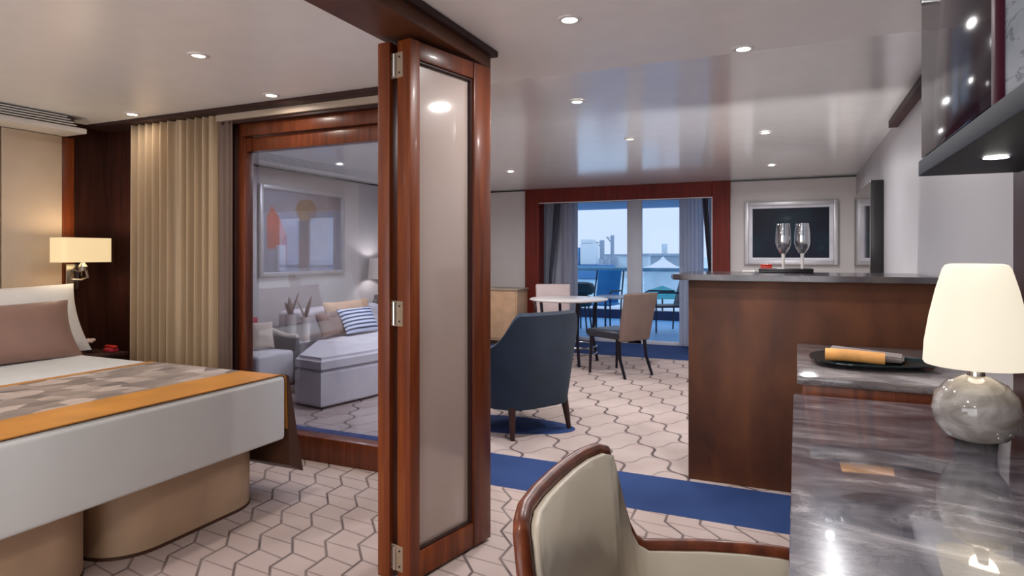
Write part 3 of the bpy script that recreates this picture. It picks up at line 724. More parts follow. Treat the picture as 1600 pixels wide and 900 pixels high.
# dining table
dt = thing('dining_table', 'round white-topped dining table on slim dark legs', 'table', (-2.45, 7.08, 0))
bm = bmesh.new(); lathe(bm, [(0, 0.725), (0.44, 0.725), (0.46, 0.735), (0.46, 0.745), (0.45, 0.75), (0, 0.75)], 48); link('tabletop', bm, 'ceramic', dt)
for k in range(4):
    a = radians(38 + 90 * k); bm = bmesh.new(); tube(bm, [(0.34 * cos(a), 0.34 * sin(a), 0.725), (0.30 * cos(a), 0.30 * sin(a), 0.3), (0.36 * cos(a), 0.36 * sin(a), 0.0)], 0.018, 10); link('leg', bm, 'dark_metal', dt)
for z in (0.12, 0.2):
    bm = bmesh.new(); tube(bm, [(0.33 * cos(2 * pi * i / 24), 0.33 * sin(2 * pi * i / 24), z) for i in range(25)], 0.007, 8); link('ring_stretcher', bm, 'chrome', dt)
# console by the back wall
cs = thing('console_cabinet', 'pale tan low cabinet against the back wall', 'cabinet', (-4.0, 8.27, 0))
link('body', B(-0.45, 0.45, -0.2, 0.21, 0.05, 0.76, 0.006), 'tan_cushion', cs); link('top', B(-0.47, 0.47, -0.22, 0.22, 0.76, 0.785, 0.005), 'beige_trim', cs)
link('plinth', B(-0.42, 0.42, -0.17, 0.2, 0, 0.05), 'brown_cloth', cs)
for s_ in (-1, 1):
    d_ = link('door', B(0.01 if s_ > 0 else -0.43, 0.43 if s_ > 0 else -0.01, -0.212, -0.2, 0.08, 0.74, 0.003), 'tan_cushion', cs)
    link('handle', B(0.03 * s_ - .004, 0.03 * s_ + .004, -0.225, -0.212, 0.42, 0.52, 0.002), 'chrome', d_)

# sofa chaise seen through the glass
sf = thing('sofa', 'pale grey chaise sofa seen through the glass partition', 'sofa', (-4.0, 5.3, 0))
poly = [(-3.52, 4.05), (-3.40, 4.60), (-3.36, 6.35), (-4.62, 6.35), (-4.62, 5.35), (-3.84, 4.10)]
loc_ = [(x + 4.0, y - 5.3) for x, y in poly]
link('base', prism(bmesh.new(), loc_, 0.02, 0.30, 0.012), 'sofa', sf)
link('seat_cushion', prism(bmesh.new(), [(x * 0.99, y * 0.995) for x, y in loc_], 0.295, 0.42, 0.03, 3), 'sofa', sf)
link('backrest', B(-0.95, -0.60, -0.28, 1.05, 0.02, 0.68, 0.05, 3), 'sofa', sf)
def cush(x, y, z, w_, h_, t_, rz, tilt, mat, label):
    o_ = link('cushion', cushion(w_, h_, t_), mat); tag(o_, label, 'cushion'); o_.location = (x, y, z + 0.01); o_.rotation_euler = (-tilt, 0, rz); return o_
cush(-4.44, 5.62, 0.425, 0.80, 0.34, 0.13, radians(92), radians(16), 'tan_cushion', 'long peach tan back cushion on the sofa')
cush(-4.30, 5.16, 0.425, 0.42, 0.26, 0.13, radians(100), radians(22), 'mauve_cushion', 'small mauve brown cushion beside the striped one')
cush(-4.20, 5.50, 0.425, 0.50, 0.30, 0.13, radians(85), radians(30), 'stripes', 'blue and white striped cushion on the sofa')
# side armchair at left of sofa
tb = thing('armchair', 'grey-brown curved armchair with pale seat left of the sofa', 'armchair', (-4.30, 4.08, 0), radians(-90))
r2 = bez((0.27, 0.26), (0.29, 0.0), (0.27, -0.26), (0.08, -0.28), 12); p2 = r2 + [(-x, y) for x, y in r2[::-1]]
link('shell', shell(p2, [0.52 + 0.10 * max(0, min(1, (-y + .1) / .3)) for x, y in p2], 0.12, 0.05, 0.02, 0.02), 'shell_grey', tb)
bm = bmesh.new(); tube(bm, [(x * 0.99, y * 0.99, 0.54 + 0.10 * max(0, min(1, (-y + .1) / .3))) for x, y in p2], 0.018, 8); link('piping', bm, 'cream_cushion', tb)
link('seat', B(-0.21, 0.21, -0.20, 0.28, 0.14, 0.43, 0.03, 3), 'sofa', tb)
for sx_, sy_ in ((.2, .2), (-.2, .2), (.2, -.2), (-.2, -.2)):
    bm = bmesh.new(); tube(bm, [(sx_, sy_, .15), (sx_, sy_, 0)], .016, 8, .012); link('leg', bm, 'leg_wood', tb)
cush(-4.43, 4.15, 0.43, 0.26, 0.27, 0.09, radians(75), radians(15), 'red_cushion', 'crimson cushion on the grey-brown armchair')
cush(-4.27, 4.17, 0.43, 0.20, 0.24, 0.07, radians(60), radians(18), 'cream_cushion', 'cream cushion beside the crimson one')
# vase table
vtb = thing('side_table', 'slim round pedestal table holding two white vases', 'table', (-4.33, 4.66, 0))
bm = bmesh.new(); lathe(bm, [(0, 0.43), (0.115, 0.43), (0.12, 0.44), (0.115, 0.45), (0, 0.45)], 32); link('tabletop', bm, 'ceramic', vtb)
bm = bmesh.new(); tube(bm, [(0, 0, 0.02), (0, 0, 0.43)], 0.02); link('pedestal', bm, 'chrome', vtb)
bm = bmesh.new(); lathe(bm, [(0, 0), (0.13, 0), (0.13, 0.012), (0.02, 0.025), (0, 0.025)], 28); link('foot', bm, 'chrome', vtb)
for (dx, dy, h_, r_, lb) in ((-0.055, -0.03, 0.25, 0.052, 'white cylinder vase with dry leaves, nearer the armchair'), (0.055, 0.04, 0.22, 0.045, 'white cylinder vase nearer the sofa')):
    v_ = thing('vase', lb, 'vase', (-4.33 + dx, 4.66 + dy, 0.45))
    bm = bmesh.new(); lathe(bm, [(0, 0), (r_ * 0.9, 0), (r_, 0.02), (r_ * 0.94, h_ * 0.6), (r_, h_), (r_ * 0.88, h_), (r_ * 0.85, 0.03), (0, 0.02)], 24); link('body', bm, 'ceramic', v_)
    for k in range(3 if dx < 0 else 2):
        a = radians(20 + 125 * k + (60 if dx > 0 else 0)); L = 0.24 - 0.04 * k
        bm = bmesh.new(); prev = None; lv = []
        for i in range(7):
            t_ = i / 6; w2 = 0.028 * sin(pi * (0.12 + 0.88 * t_)) + 0.002; q = Vector((cos(a) * 0.08 * t_ ** 1.5, sin(a) * 0.08 * t_ ** 1.5, h_ - 0.04 + L * t_)); sd = Vector((-sin(a), cos(a), 0)) * w2
            lv.append([bm.verts.new(q + sd), bm.verts.new(q + Vector((cos(a), sin(a), 0)) * -0.008), bm.verts.new(q - sd)])
        for p_, q_ in zip(lv, lv[1:]):
            for i in (0, 1): bm.faces.new((p_[i], p_[i + 1], q_[i + 1], q_[i]))
        lf = link('leaf', bm, 'leaf', v_); sm = lf.modifiers.new('thickness', 'SOLIDIFY'); sm.thickness = 0.003
# end table with dark basket
et = thing('end_table', 'small dark end table by the left wall past the sofa', 'table', (-4.85, 6.68, 0))
link('tabletop', B(-0.22, 0.22, -0.22, 0.22, 0.50, 0.53, 0.004), 'leg_wood', et)
for sx_ in (-1, 1):
    for sy_ in (-1, 1): link('leg', B(0.18 * sx_ - .015, 0.18 * sx_ + .015, 0.18 * sy_ - .015, 0.18 * sy_ + .015, 0, 0.50), 'leg_wood', et)
tl = thing('table_lamp', 'drum-shaded table lamp on the end table by the left wall', 'lamp', (-4.92, 6.84, 0.53))
bm = bmesh.new(); lathe(bm, [(0, 0), (.08, 0), (.08, .015), (.02, .03), (.05, .12), (.06, .2), (.04, .3), (.012, .34), (.012, .42), (0, .42)], 24); link('lamp_base', bm, 'shell_grey', tl)
bm = bmesh.new(); k_ = 36
q = [[bm.verts.new((r_ * cos(2 * pi * i / k_), r_ * sin(2 * pi * i / k_), z)) for i in range(k_)] for r_, z in ((.19, .42), (.17, .68), (.167, .68), (.187, .42))]
for a_ in range(4):
    for i in range(k_): bm.faces.new((q[a_][i], q[a_][(i + 1) % k_], q[(a_ + 1) % 4][(i + 1) % k_], q[(a_ + 1) % 4][i]))
link('lamp_shade', bm, 'shade_dim', tl)
ld = bpy.data.lights.new('end_lamp_bulb', 'POINT'); ld.energy = 7; ld.color = (1, .93, .86); ld.shadow_soft_size = 0.05
lo = bpy.data.objects.new('end_lamp_bulb', ld); COL.objects.link(lo); lo.parent = tl; lo.location = (0, 0, 0.56)
fp = thing('dried_arrangement', 'dark bowl of dried flowers on the end table', 'flowers', (-4.74, 6.55, 0.53))
bm = bmesh.new(); lathe(bm, [(0, 0), (0.08, 0), (0.13, 0.08), (0.12, 0.12), (0.11, 0.08), (0, 0.03)], 20); link('bowl', bm, 'shell_grey', fp)
for k in range(12):
    bm = bmesh.new(); bmesh.ops.create_icosphere(bm, subdivisions=2, radius=random.uniform(.03, .045)); a = k * 2.4; r_ = 0.028 * sqrt(k)
    bmesh.ops.translate(bm, vec=(r_ * cos(a), r_ * sin(a), 0.15 + 0.05 * sin(k * 1.7) + 0.03), verts=bm.verts); link('flower_head', bm, 'leaf' if k % 3 else 'cream_cushion', fp)

# framed picture on left wall (through the glass)
pc = thing('framed_picture', 'large abstract print in a silver frame on the left wall', 'picture', (XL, 5.64, 1.03))
bm = bmesh.new(); hw, H_ = 0.68, 0.98
for a_ in ((-hw, -hw + .045, 0, H_), (hw - .045, hw, 0, H_), (-hw + .045, hw - .045, 0, .045), (-hw + .045, hw - .045, H_ - .045, H_)): box(bm, 0.0, 0.04, a_[0], a_[1], a_[2], a_[3], 0.006)
link('frame', bm, 'silver', pc)
link('backing', B(0.004, 0.012, -hw + .03, hw - .03, .03, H_ - .03), 'a_grey', pc, smooth=False)
def shape(pts, mat, x, nm='printed_shape'):
    bm = bmesh.new(); lo_ = [bm.verts.new((x, p[0], p[1])) for p in pts]; hi_ = [bm.verts.new((x + .0015, p[0], p[1])) for p in pts]
    bm.faces.new(lo_[::-1]); bm.faces.new(hi_); k = len(pts)
    for i in range(k): bm.faces.new((lo_[i], lo_[(i + 1) % k], hi_[(i + 1) % k], hi_[i]))
    link(nm, bm, mat, pc, smooth=False)
shape([(-.56, .30), (-.57, .62), (-.50, .76), (-.38, .62), (-.30, .48), (-.28, .30)], 'a_orange', .0125)
shape([(-.33, .12), (-.35, .40), (-.27, .48), (-.24, .12)], 'a_red', .0145)
shape([(0.03 + .17 * cos(i * pi / 9), .74 + .13 * sin(i * pi / 9)) for i in range(18)], 'a_ochre', .0125)
shape([(-.28, .08), (-.28, .55), (-.12, .55), (-.12, .08)], 'a_lilac', .0165)
shape([(-.12, .42), (-.12, .62), (.06, .62), (.06, .40)], 'a_slate', .0145)
shape([(-.12, .08), (-.12, .42), (.06, .42), (.06, .08)], 'a_plum', .0145)
shape([(-.42, .06), (-.44, .34), (-.30, .34), (-.30, .06)], 'a_white', .0185)
link('glazing', B(0.021, 0.024, -hw + .04, hw - .04, .04, H_ - .04), glass('picture_glazing', (250, 250, 252), base=0.05, fres=0.4), pc, smooth=False)

# framed dark print on back wall
pc = thing('framed_print', 'dark blue abstract print in a double silver frame behind the bar', 'picture', (-0.075, YB, 1.14))
bm = bmesh.new(); hw, H_ = 0.525, 0.78
for a_ in ((-hw, -hw + .05, 0, H_), (hw - .05, hw, 0, H_), (-hw + .05, hw - .05, 0, .05), (-hw + .05, hw - .05, H_ - .05, H_)): box(bm, a_[0], a_[1], -0.05, 0, a_[2], a_[3], 0.008)
link('outer_frame', bm, 'silver', pc)
bm = bmesh.new()
for a_ in ((-hw + .05, -hw + .095, .05, H_ - .05), (hw - .095, hw - .05, .05, H_ - .05), (-hw + .095, hw - .095, .05, .085), (-hw + .095, hw - .095, H_ - .085, H_ - .05)): box(bm, a_[0], a_[1], -0.03, 0, a_[2], a_[3], 0.003)
link('mat_border', bm, 'a_white', pc)
link('print', B(-hw + .09, hw - .09, -0.02, -0.01, .08, H_ - .08), 'art_dark', pc, smooth=False)

# mirror cabinet on right wall
mr = thing('wall_mirror', 'deep black-sided mirror panel on the right wall past the bar', 'mirror', (XR, 6.68, 0.9))
link('casing', B(-0.095, 0.0, -0.80, 0.72, 0.0, 0.97, 0.006), 'black', mr); link('mirror_face', B(-0.099, -0.0945, -0.79, 0.71, 0.01, 0.96), 'mirror', mr, smooth=False)

# ================================================================ VERANDA ALCOVE CURTAINS
def drape(x0, x1, y, mat, label, gather=None, seed=1, waves=5, amp=0.02):
    tp = None
    if gather:
        xa, xb = gather
        def tp(v):
            k = 1 - abs(v - 0.42) / 0.58 if v > 0.42 else 1 - abs(v - 0.42) / 0.42 * 0.35
            k = max(0, min(1, k)) ** 1.1
            return (x0 + (xa - x0) * k, x1 + (xb - x1) * k)
    o_ = link('veranda_curtain', wavy(x0, x1, y, 0.02, 2.16, amp, waves, seed, taper=tp, n=90, rows=20), mat); tag(o_, label, 'curtain'); return o_
drape(-3.43, -3.18, 8.80, 'sheer', 'outer pale curtain on the left of the veranda opening', (-3.43, -3.28), 2, 3)
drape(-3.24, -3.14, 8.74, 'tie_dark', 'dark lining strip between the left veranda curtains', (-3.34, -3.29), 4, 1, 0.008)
drape(-3.17, -2.90, 8.80, 'drape_grey', 'grey drape on the left of the veranda opening', None, 6, 3)
drape(-1.46, -1.14, 8.80, 'sheer', 'pale sheer curtain on the right of the veranda opening', None, 8, 6)
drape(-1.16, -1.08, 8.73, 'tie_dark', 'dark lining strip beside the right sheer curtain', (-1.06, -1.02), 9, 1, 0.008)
drape(-1.08, -0.95, 8.80, 'drape_grey', 'outer pale curtain on the right of the veranda opening', (-1.04, -0.95), 10, 2)

# ================================================================ BAR
bar = thing('bar_counter', 'dark walnut bar with smoky stone top', 'bar', (0, 3.98, 0))
link('body', B(-0.56, XR - 0.005, -0.30, 0.28, 0.0, 1.125, 0.004), 'bar_wood', bar)
bm = bmesh.new(); prism(bm, [(XR - 0.005, -0.36), (XR - 0.005, 0.36), (-0.58, 0.36), (-0.64, 0.30), (-0.66, 0.2), (-0.66, -0.28), (-0.64, -0.34), (-0.58, -0.36)], 1.125, 1.157, 0.006)
link('countertop', bm, 'marble_dark', bar)
link('fill_light_box', B(-0.52, 0.52, 0.28, 0.68, 0.0, 0.12, 0.004), 'white_paint', bar)  # housing added under the unseen fill light
tr_ = thing('serving_tray', 'small black tray on the bar', 'tray', (-0.06, 4.2, 1.157))
link('tray_base', B(-0.15, 0.15, -0.09, 0.09, 0, 0.014, 0.004), 'black', tr_)
bm = bmesh.new()
for a_ in ((-.15, .15, -.09, -.08), (-.15, .15, .08, .09), (-.15, -.14, -.09, .09), (.14, .15, -.09, .09)): box(bm, *a_, .012, .026, .002)
link('tray_rim', bm, 'black', tr_)
def flute(x, y, label):
    g_ = thing('champagne_flute', label, 'glass', (x, y, 1.171), 0, 'champagne flutes on the bar tray')
    bm = bmesh.new(); lathe(bm, [(0, 0.002), (0.036, 0.0), (0.036, 0.003), (0.008, 0.010), (0.0, 0.010)], 28); link('foot', bm, 'drink_glass', g_)
    bm = bmesh.new(); tube(bm, [(0, 0, 0.008), (0, 0, 0.06), (0, 0, 0.10)], 0.0075, 12, 0.011); link('stem', bm, 'ceramic', g_)
    bm = bmesh.new(); lathe(bm, [(0.0, 0.095), (0.018, 0.105), (0.036, 0.135), (0.044, 0.165), (0.043, 0.22), (0.036, 0.285), (0.034, 0.285), (0.040, 0.22), (0.041, 0.168), (0.034, 0.14), (0.014, 0.115), (0, 0.112)], 28); link('bowl', bm, 'drink_glass', g_)
flute(-0.075, 4.20, 'champagne flute nearer the red box on the bar tray')
flute(0.030, 4.21, 'champagne flute on the right end of the bar tray')
bx = thing('trinket_box', 'little red lidded box on the bar tray', 'box', (-0.172, 4.215, 1.171))
link('body', B(-0.032, 0.032, -0.025, 0.025, 0, 0.028, 0.004), 'red_box', bx); link('lid', B(-0.034, 0.034, -0.027, 0.027, 0.028, 0.038, 0.003), 'red_box', bx)
nb = link('bar_caddy', B(-0.31, -0.235, 4.16, 4.22, 1.157, 1.168, 0.003), 'ceramic'); tag(nb, 'small white coaster on the bar left of the tray', 'coaster')

# ================================================================ CREDENZA + DESK
cr = thing('credenza', 'low wood cabinet with taupe stone top in front of the bar', 'cabinet', (0.32, 3.05, 0))
link('body', B(-0.30, 0.315, -0.35, 0.56, 0, 0.77, 0.004), 'bar_wood', cr)
link('stone_top', B(-0.32, 0.315, -0.39, 0.60, 0.77, 0.803, 0.006), 'marble_mid', cr)
link('apron', B(-0.30, 0.315, -0.372, -0.35, 0.60, 0.769, 0.003), 'red_wood', cr)
pl = thing('serving_plate', 'dark teal leaf-shaped glass plate on the credenza', 'plate', (0.27, 3.06, 0.803), radians(-8))
bm = bmesh.new(); b2 = bmesh.new(); prof = []
K = 40; rings = []
for (s, z) in ((0.25, 0.0), (0.5, 0.0), (0.8, 0.008), (1.0, 0.022), (1.0, 0.027), (0.8, 0.014), (0.5, 0.007)):
    rings.append([bm.verts.new((0.245 * s * cos(2 * pi * i / K) * (1 + 0.10 * cos(2 * pi * i / K)), 0.20 * s * sin(2 * pi * i / K) * (1 - 0.25 * cos(2 * pi * i / K)), z)) for i in range(K)])
for a_, c_ in zip(rings, rings[1:]):
    for i in range(K): bm.faces.new((a_[i], a_[(i + 1) % K], c_[(i + 1) % K], c_[i]))
bm.faces.new(rings[0][::-1]); bm.faces.new(rings[-1]); link('plate_body', bm, 'teal_plate', pl)
bm = bmesh.new(); tube(bm, [(0.11, 2.985, 0.848), (0.12, 2.984, 0.848), (0.18, 2.98, 0.849), (0.24, 2.97, 0.848), (0.315, 2.955, 0.846), (0.325, 2.954, 0.846)], 0.026, 16, 0.024)
ro = link('rolled_towel', bm, 'roll'); tag(ro, 'orange rolled towel lying on the teal plate', 'towel')
bm = bmesh.new(); pts3 = [(0.12, 3.03), (0.40, 3.02), (0.42, 3.16), (0.14, 3.20)]
prism(bm, pts3, 0.822, 0.862, 0.008, 2)
for v in bm.verts:
    if v.co.z > 0.85: v.co.z -= 0.02 * (v.co.x - 0.12) / 0.3
na = link('folded_napkin', bm, 'napkin'); tag(na, 'grey folded napkin behind the orange towel', 'napkin')

desk = thing('desk', 'long desk with polished grey-blue marble top', 'desk', (0.32, 1.0, 0))
link('marble_top', B(-0.332, 0.315, -2.4, 1.585, 0.705, 0.75, 0.003, 2), 'marble', desk)
link('end_panel', B(-0.28, 0.315, 1.53, 1.57, 0, 0.705), 'bar_wood', desk)
link('drawer_unit', B(-0.28, 0.315, -1.2, -0.6, 0.0, 0.705), 'bar_wood', desk)
link('modesty_panel', B(0.27, 0.315, -0.6, 1.53, 0.1, 0.705), 'bar_wood', desk)

lamp = thing('table_lamp', 'lit table lamp with cream shade and round glass base on the desk', 'lamp', (0.458, 2.15, 0.75))
bm = bmesh.new(); lathe(bm, [(0, 0.0), (0.05, 0.0), (0.075, 0.012), (0.098, 0.045), (0.106, 0.085), (0.098, 0.125), (0.072, 0.158), (0.040, 0.175), (0.028, 0.18), (0, 0.182)], 40); link('glass_base', bm, 'swirl', lamp)
bm = bmesh.new(); tube(bm, [(0, 0, 0.178), (0, 0, 0.225)], 0.022, 16, 0.014); link('neck', bm, 'chrome', lamp)
bm = bmesh.new(); prof = [(0.0, 0.493), (0.062, 0.493), (0.073, 0.489), (0.080, 0.478), (0.096, 0.42), (0.112, 0.345), (0.1235, 0.27), (0.1265, 0.215), (0.123, 0.209), (0.118, 0.215), (0.112, 0.27), (0.10, 0.345), (0.07, 0.47), (0, 0.484)]
lathe(bm, prof, 48); sh = link('lamp_shade', bm, 'shade_cream', lamp)
ld = bpy.data.lights.new('lamp_bulb', 'POINT'); ld.energy = 0.35; ld.color = (1, .86, .68); ld.shadow_soft_size = 0.04
lo = bpy.data.objects.new('lamp_bulb', ld); COL.objects.link(lo); lo.parent = lamp; lo.location = (0, 0, 0.19 + 0.05)

# wall cabinet over the desk
wc = thing('wall_cabinet', 'dark wall cabinet with smoked glass door over the desk', 'cabinet', (XR, 2.45, 1.525))
link('bottom_board', B(-0.275, -0.005, -2.6, 0.0, 0.0, 0.05, 0.003), 'cab_board', wc)
link('end_panel', B(-0.262, -0.005, -0.018, 0.0, 0.05, 0.62, 0.002), 'cab_side', wc)
link('back_panel', B(-0.02, -0.005, -2.6, -0.018, 0.05, 0.62), 'marble_light', wc, smooth=False)
link('top_board', B(-0.262, -0.005, -2.6, 0.0, 0.60, 0.622), 'cab_side', wc)
dd = link('door', B(-0.270, -0.258, -0.845, -0.022, 0.056, 0.60, 0.002), 'cab_glass', wc)
link('hinge', B(-0.274, -0.262, -0.06, -0.03, 0.55, 0.59, 0.002), 'chrome', dd)
link('door_edge', B(-0.273, -0.256, -0.875, -0.846, 0.05, 0.60, 0.002), 'wine', dd)
link('divider', B(-0.256, -0.02, -0.870, -0.850, 0.05, 0.60), 'marble_light', wc)
pk = bmesh.new(); lathe(pk, [(0, 0.0), (0.024, 0.0), (0.028, -0.004), (0, -0.005)], 24, (-0.165, -0.42, 0.0)); link('under_light', pk, 'bulb', wc)
ld = bpy.data.lights.new('cabinet_light', 'AREA'); ld.shape = 'DISK'; ld.size = 0.05; ld.energy = 1.0; ld.color = NEUT
lo = bpy.data.objects.new('cabinet_light', ld); COL.objects.link(lo); lo.parent = wc; lo.location = (-0.165, -0.42, -0.01)
cu = thing('cup', 'white cup on the open shelf of the wall cabinet', 'cup', (0.43, 1.50, 1.575))
bm = bmesh.new(); lathe(bm, [(0, 0), (.022, 0), (.03, .02), (.033, .05), (.03, .05), (.026, .02), (0, .008)], 24); link('body', bm, 'ceramic', cu)
bm = bmesh.new(); tube(bm, [(0, -.03, .042), (0, -.047, .038), (0, -.048, .02), (0, -.029, .015)], .004, 8); link('handle', bm, 'ceramic', cu)

# desk chair
dc = thing('desk_chair', 'ivory tub chair with chestnut wood rim at the desk', 'chair', (-0.15, 1.10, 0))
def half(sy):      # from back middle to arm end; returns (x, y, ztop)
    f = [(-0.416, 0.00, 0.853), (-0.413, 0.08, 0.854), (-0.404, 0.15, 0.855), (-0.388, 0.200, 0.855), (-0.378, 0.224, 0.847),
         (-0.368, 0.234, 0.80), (-0.352, 0.242, 0.735), (-0.338, 0.246, 0.685), (-0.322, 0.250, 0.655), (-0.300, 0.256, 0.645), (-0.25, 0.270, 0.648), (-0.18, 0.290, 0.652), (-0.10, 0.312, 0.652), (-0.03, 0.332, 0.648), (0.03, 0.345, 0.640)]
    return [(x + 0.15, y * sy, z) for x, y, z in f]
rim = half(-1)[::-1] + half(1)[1:]
bm = bmesh.new(); rows = []
for x, y, z in rim:
    cx_, cy_ = 0.10, 0.0; bx_ = x + (cx_ - x) * 0.10; by_ = y * 0.93
    rows.append([bm.verts.new((x * 1.0, y, z)), bm.verts.new((x * .5 + bx_ * .5, y * .5 + by_ * .5, (z + .40) / 2)), bm.verts.new((bx_, by_, 0.40))])
for a_, c_ in zip(rows, rows[1:]):
    for k in (0, 1): bm.faces.new((a_[k], a_[k + 1], c_[k + 1], c_[k]))
o_ = link('outer_shell', bm, 'chair_rim', dc); sm = o_.modifiers.new('thickness', 'SOLIDIFY'); sm.thickness = 0.012; sm.offset = 0
bm = bmesh.new(); rows = []
for x, y, z in rim:
    d = Vector((0.06 - x, -y * 0.8, 0)).normalized() * 0.022; ix, iy = x + d.x, y + d.y
    bx_ = ix + (0.10 - ix) * 0.10; by_ = iy * 0.92
    rows.append([bm.verts.new((ix, iy, z - 0.003)), bm.verts.new((ix * .4 + bx_ * .6 - .004, iy * .4 + by_ * .6, (z * .4 + .40 * .6))), bm.verts.new((bx_, by_, 0.40))])
for a_, c_ in zip(rows, rows[1:]):
    for k in (0, 1): bm.faces.new((a_[k], a_[k + 1], c_[k + 1], c_[k]))
o_ = link('upholstery', bm, 'cream_seat', dc, angle=60); sm = o_.modifiers.new('thickness', 'SOLIDIFY'); sm.thickness = 0.014; sm.offset = 0
bm = bmesh.new(); tube(bm, rim, 0.013, 12, flat=1.15); link('wood_rim', bm, 'chair_rim', dc, angle=80)
link('seat', B(-0.22, 0.20, -0.24, 0.24, 0.36, 0.47, 0.03, 3), 'cream_seat', dc)
for sx_, sy_ in ((-.20, .2), (-.20, -.2), (.17, .22), (.17, -.22)):
    bm = bmesh.new(); tube(bm, [(sx_, sy_, .37), (sx_ * 1.15, sy_ * 1.1, 0)], .02, 10, .013); link('leg', bm, 'chair_rim', dc)

# ================================================================ VERANDA AND HARBOUR
struct('floor_veranda', B(-12, 8, 8.98, 12.3, -0.12, -0.005), 'deck', smooth=False)
struct('ceiling_veranda', B(-12, 8, 9.0, 11.2, 2.08, 2.4), 'ext_ceiling', smooth=False)
struct('trim_10', B(-12, 8, 12.3, 12.42, -0.12, 0.17, 0.01), 'kerb', label='navy kerb under the veranda railing', smooth=False)
rl = thing('veranda_railing', 'glass veranda railing with a teal top rail', 'railing', (-1.5, 12.36, 0))
link('top_rail', B(-8, 8, -0.05, 0.05, 0.93, 1.005, 0.015), 'rail', rl)
for k in range(9):
    link('post', B(-8 + 2 * k - .02, -8 + 2 * k + .02, -0.02, 0.02, 0.17, 0.93), 'rail', rl)
    if k < 8: link('glass_panel', B(-8 + 2 * k + .04, -6 + 2 * k - .04, -0.006, 0.006, 0.2, 0.93), 'vglass', rl, smooth=False)

def outdoor_chair(label, loc, rz, mat):
    t = thing('veranda_chair', label, 'chair', loc, rz)
    bm = bmesh.new(); box(bm, -0.215, 0.215, -0.012, 0.012, 0, 0.56, 0.01, 2)
    for v in bm.verts: v.co.y -= 0.16 * v.co.z / 0.56
    link('backrest', bm, mat, t, loc=(0, -0.22, 0.43))
    link('seat', B(-0.25, 0.25, -0.22, 0.26, 0.40, 0.43, 0.01), mat, t)
    for s_ in (-1, 1):
        bm = bmesh.new(); tube(bm, [(.27 * s_, .25, 0), (.27 * s_, .25, .62), (.27 * s_, .20, .65), (.27 * s_, -.25, .64)], .014, 8); link('arm_frame', bm, 'outdoor_black', t)
        bm = bmesh.new(); tube(bm, [(.26 * s_, -.22, .0), (.26 * s_, -.24, .42), (.25 * s_, -.39, .98)], .014, 8); link('leg', bm, 'outdoor_black', t)
    return t
outdoor_chair('blue sling-back chair on the veranda', (-3.06, 10.55, 0), radians(172), 'blue_sling')
outdoor_chair('dark blue veranda chair right of the middle door post', (-1.98, 10.6, 0), radians(120), 'outdoor_black')
wt = thing('veranda_table', 'white square table on the veranda', 'table', (-2.55, 9.8, 0))
link('tabletop', B(-0.34, 0.34, -0.3, 0.3, 0.58, 0.61, 0.006), 'ceramic', wt)
for sx_ in (-1, 1):
    for sy_ in (-1, 1): bm = bmesh.new(); tube(bm, [(.3 * sx_, .26 * sy_, 0), (.3 * sx_, .26 * sy_, .58)], .016, 8); link('leg', bm, 'outdoor_black', wt)
ot = thing('wicker_chair', 'rounded dark green wicker chair left of the blue chair', 'chair', (-3.22, 9.93, 0))
bm = bmesh.new(); lathe(bm, [(0, .60), (.17, .61), (.225, .66), (.23, .73), (.19, .79), (.12, .81), (0, .81)], 28); link('cushion_back', bm, 'outdoor_dark', ot)
bm = bmesh.new(); lathe(bm, [(.1, .60), (.16, .58), (.18, .5), (.16, .42), (0, .40)], 28); link('seat_body', bm, 'outdoor_dark', ot)
for k in range(4):
    a = radians(45 + 90 * k); bm = bmesh.new(); tube(bm, [(.13 * cos(a), .13 * sin(a), .43), (.2 * cos(a), .2 * sin(a), 0)], .014, 8); link('leg', bm, 'outdoor_black', ot)

ZW = -11.0
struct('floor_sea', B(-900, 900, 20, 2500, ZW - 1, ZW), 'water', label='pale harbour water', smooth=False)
# harbour pieces: distances in metres beyond the veranda
def at(px_, y): # lateral position on the sight line through a point of the view, at depth y
    th = math.atan(445 / 990); u = (px_ - 800) / 990; return y * (-sin(th) + u * cos(th)) / (cos(th) + u * sin(th))
def zz(px_, py, y):
    th = math.atan(445 / 990); u = (px_ - 800) / 990; return 1.27 - (py - 397) / 990 * y / (cos(th) + u * sin(th))
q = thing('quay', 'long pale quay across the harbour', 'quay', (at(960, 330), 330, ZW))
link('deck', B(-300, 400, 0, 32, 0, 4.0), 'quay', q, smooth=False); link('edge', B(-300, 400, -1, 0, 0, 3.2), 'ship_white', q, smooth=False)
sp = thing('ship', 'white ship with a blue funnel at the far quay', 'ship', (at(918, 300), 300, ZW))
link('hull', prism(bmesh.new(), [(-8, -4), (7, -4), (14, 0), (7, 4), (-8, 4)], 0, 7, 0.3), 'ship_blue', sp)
link('superstructure', B(-3, 5, -3, 3, 7, 17.5, 0.6), 'ship_white', sp); link('funnel', B(-6.5, -3.5, -2, 2, 7, 15.5, 0.5), 'ship_blue', sp); link('bridge', B(-2.5, 3.5, -3, 3, 17.5, 19.5, 0.4), 'ship_white', sp)
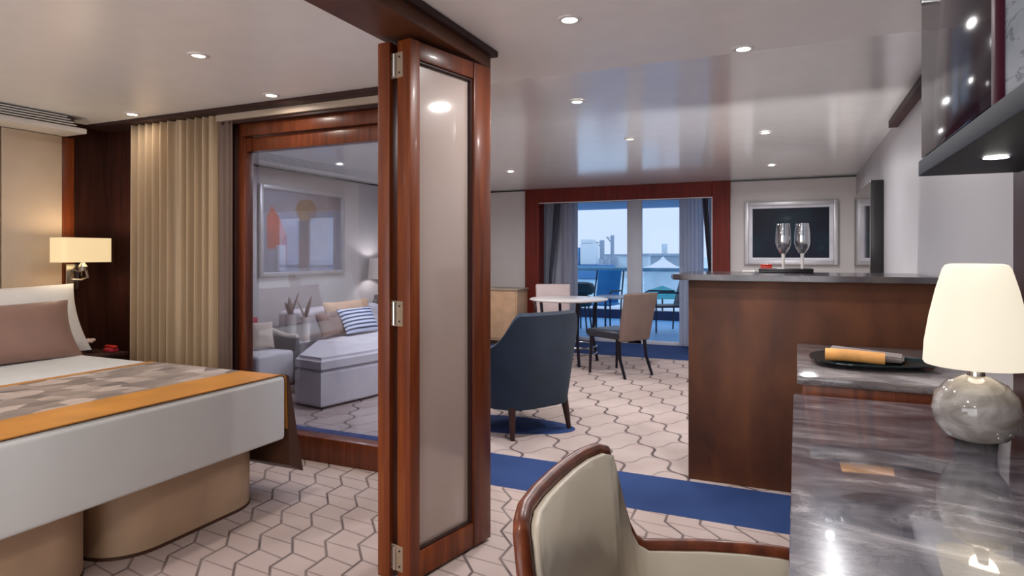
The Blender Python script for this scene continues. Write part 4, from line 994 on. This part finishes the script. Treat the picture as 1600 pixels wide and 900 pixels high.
for (cxp, cyp, hgt, lb, w_) in ((941, 345, 16, 'low harbour crane right of the white ship', 3), (957, 354, 19, 'tallest harbour mast left of the door post', 2.2), (931, 335, 14.5, 'short harbour crane next to the white ship', 2.5)):
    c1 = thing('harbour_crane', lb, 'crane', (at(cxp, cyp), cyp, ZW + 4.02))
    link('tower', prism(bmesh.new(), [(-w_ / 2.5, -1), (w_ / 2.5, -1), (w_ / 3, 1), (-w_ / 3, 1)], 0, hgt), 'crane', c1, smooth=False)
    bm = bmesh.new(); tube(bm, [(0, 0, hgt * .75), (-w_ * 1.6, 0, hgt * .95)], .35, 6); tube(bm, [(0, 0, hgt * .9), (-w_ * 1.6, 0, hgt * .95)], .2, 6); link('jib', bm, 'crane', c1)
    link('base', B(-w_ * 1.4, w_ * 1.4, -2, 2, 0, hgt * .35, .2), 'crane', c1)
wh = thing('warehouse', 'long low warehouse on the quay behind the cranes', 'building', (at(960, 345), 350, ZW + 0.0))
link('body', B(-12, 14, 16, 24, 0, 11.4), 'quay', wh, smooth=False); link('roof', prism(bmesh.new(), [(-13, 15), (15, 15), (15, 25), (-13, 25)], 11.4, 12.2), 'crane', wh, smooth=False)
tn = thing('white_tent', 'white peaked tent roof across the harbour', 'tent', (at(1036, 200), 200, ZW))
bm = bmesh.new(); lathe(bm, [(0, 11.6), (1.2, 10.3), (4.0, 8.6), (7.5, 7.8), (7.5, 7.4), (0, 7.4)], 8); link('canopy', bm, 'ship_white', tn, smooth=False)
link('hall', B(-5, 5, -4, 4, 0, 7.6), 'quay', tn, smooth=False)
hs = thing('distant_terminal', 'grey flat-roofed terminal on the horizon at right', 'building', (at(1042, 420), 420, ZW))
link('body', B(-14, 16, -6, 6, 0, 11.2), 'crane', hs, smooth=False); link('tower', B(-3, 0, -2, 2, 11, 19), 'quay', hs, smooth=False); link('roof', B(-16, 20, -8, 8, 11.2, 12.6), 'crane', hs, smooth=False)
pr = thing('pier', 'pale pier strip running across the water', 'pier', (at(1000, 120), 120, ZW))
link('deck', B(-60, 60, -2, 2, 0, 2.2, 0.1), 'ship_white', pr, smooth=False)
um = thing('parasol', 'teal parasol beyond the veranda rail', 'parasol', (at(1035, 40), 40, -3.6))
bm = bmesh.new(); lathe(bm, [(0, 2.9), (1.0, 2.55), (1.55, 2.2), (1.5, 2.15), (0, 2.5)], 8); link('canopy', bm, 'teal', um, smooth=False)
bm = bmesh.new(); tube(bm, [(0, 0, 0), (0, 0, 2.6)], .05, 8); link('pole', bm, 'dark_metal', um)
pf = thing('pontoon', 'white deck platform below the veranda with the parasol', 'deck', (at(1035, 40), 40, -4.0))
link('deck', B(-14, 10, -7, 7, 0, 0.4), 'quay', pf, smooth=False); link('support', B(-13, 9, -6, 6, ZW + 4.0, 0), 'quay', pf, smooth=False)
for i, (px_, y, r_, mat, lb) in enumerate(((1030, 35.0, .3, 'orange', 'orange inflatable ring on the lower deck, nearest the curtain'), (1050, 44.0, .4, 'ship_white', 'white inflatable ring on the lower deck'), (1066, 38.0, .3, 'orange', 'small orange inflatable ring by the white one'))):
    bm = bmesh.new(); tube(bm, [(1.3 * cos(a * pi / 12), 0.9 * sin(a * pi / 12), r_ * .8) for a in range(25)], r_ * .8, 10); o_ = link('inflatable_ring', bm, mat, loc=(at(px_, y), y, -3.6)); tag(o_, lb, 'inflatable')
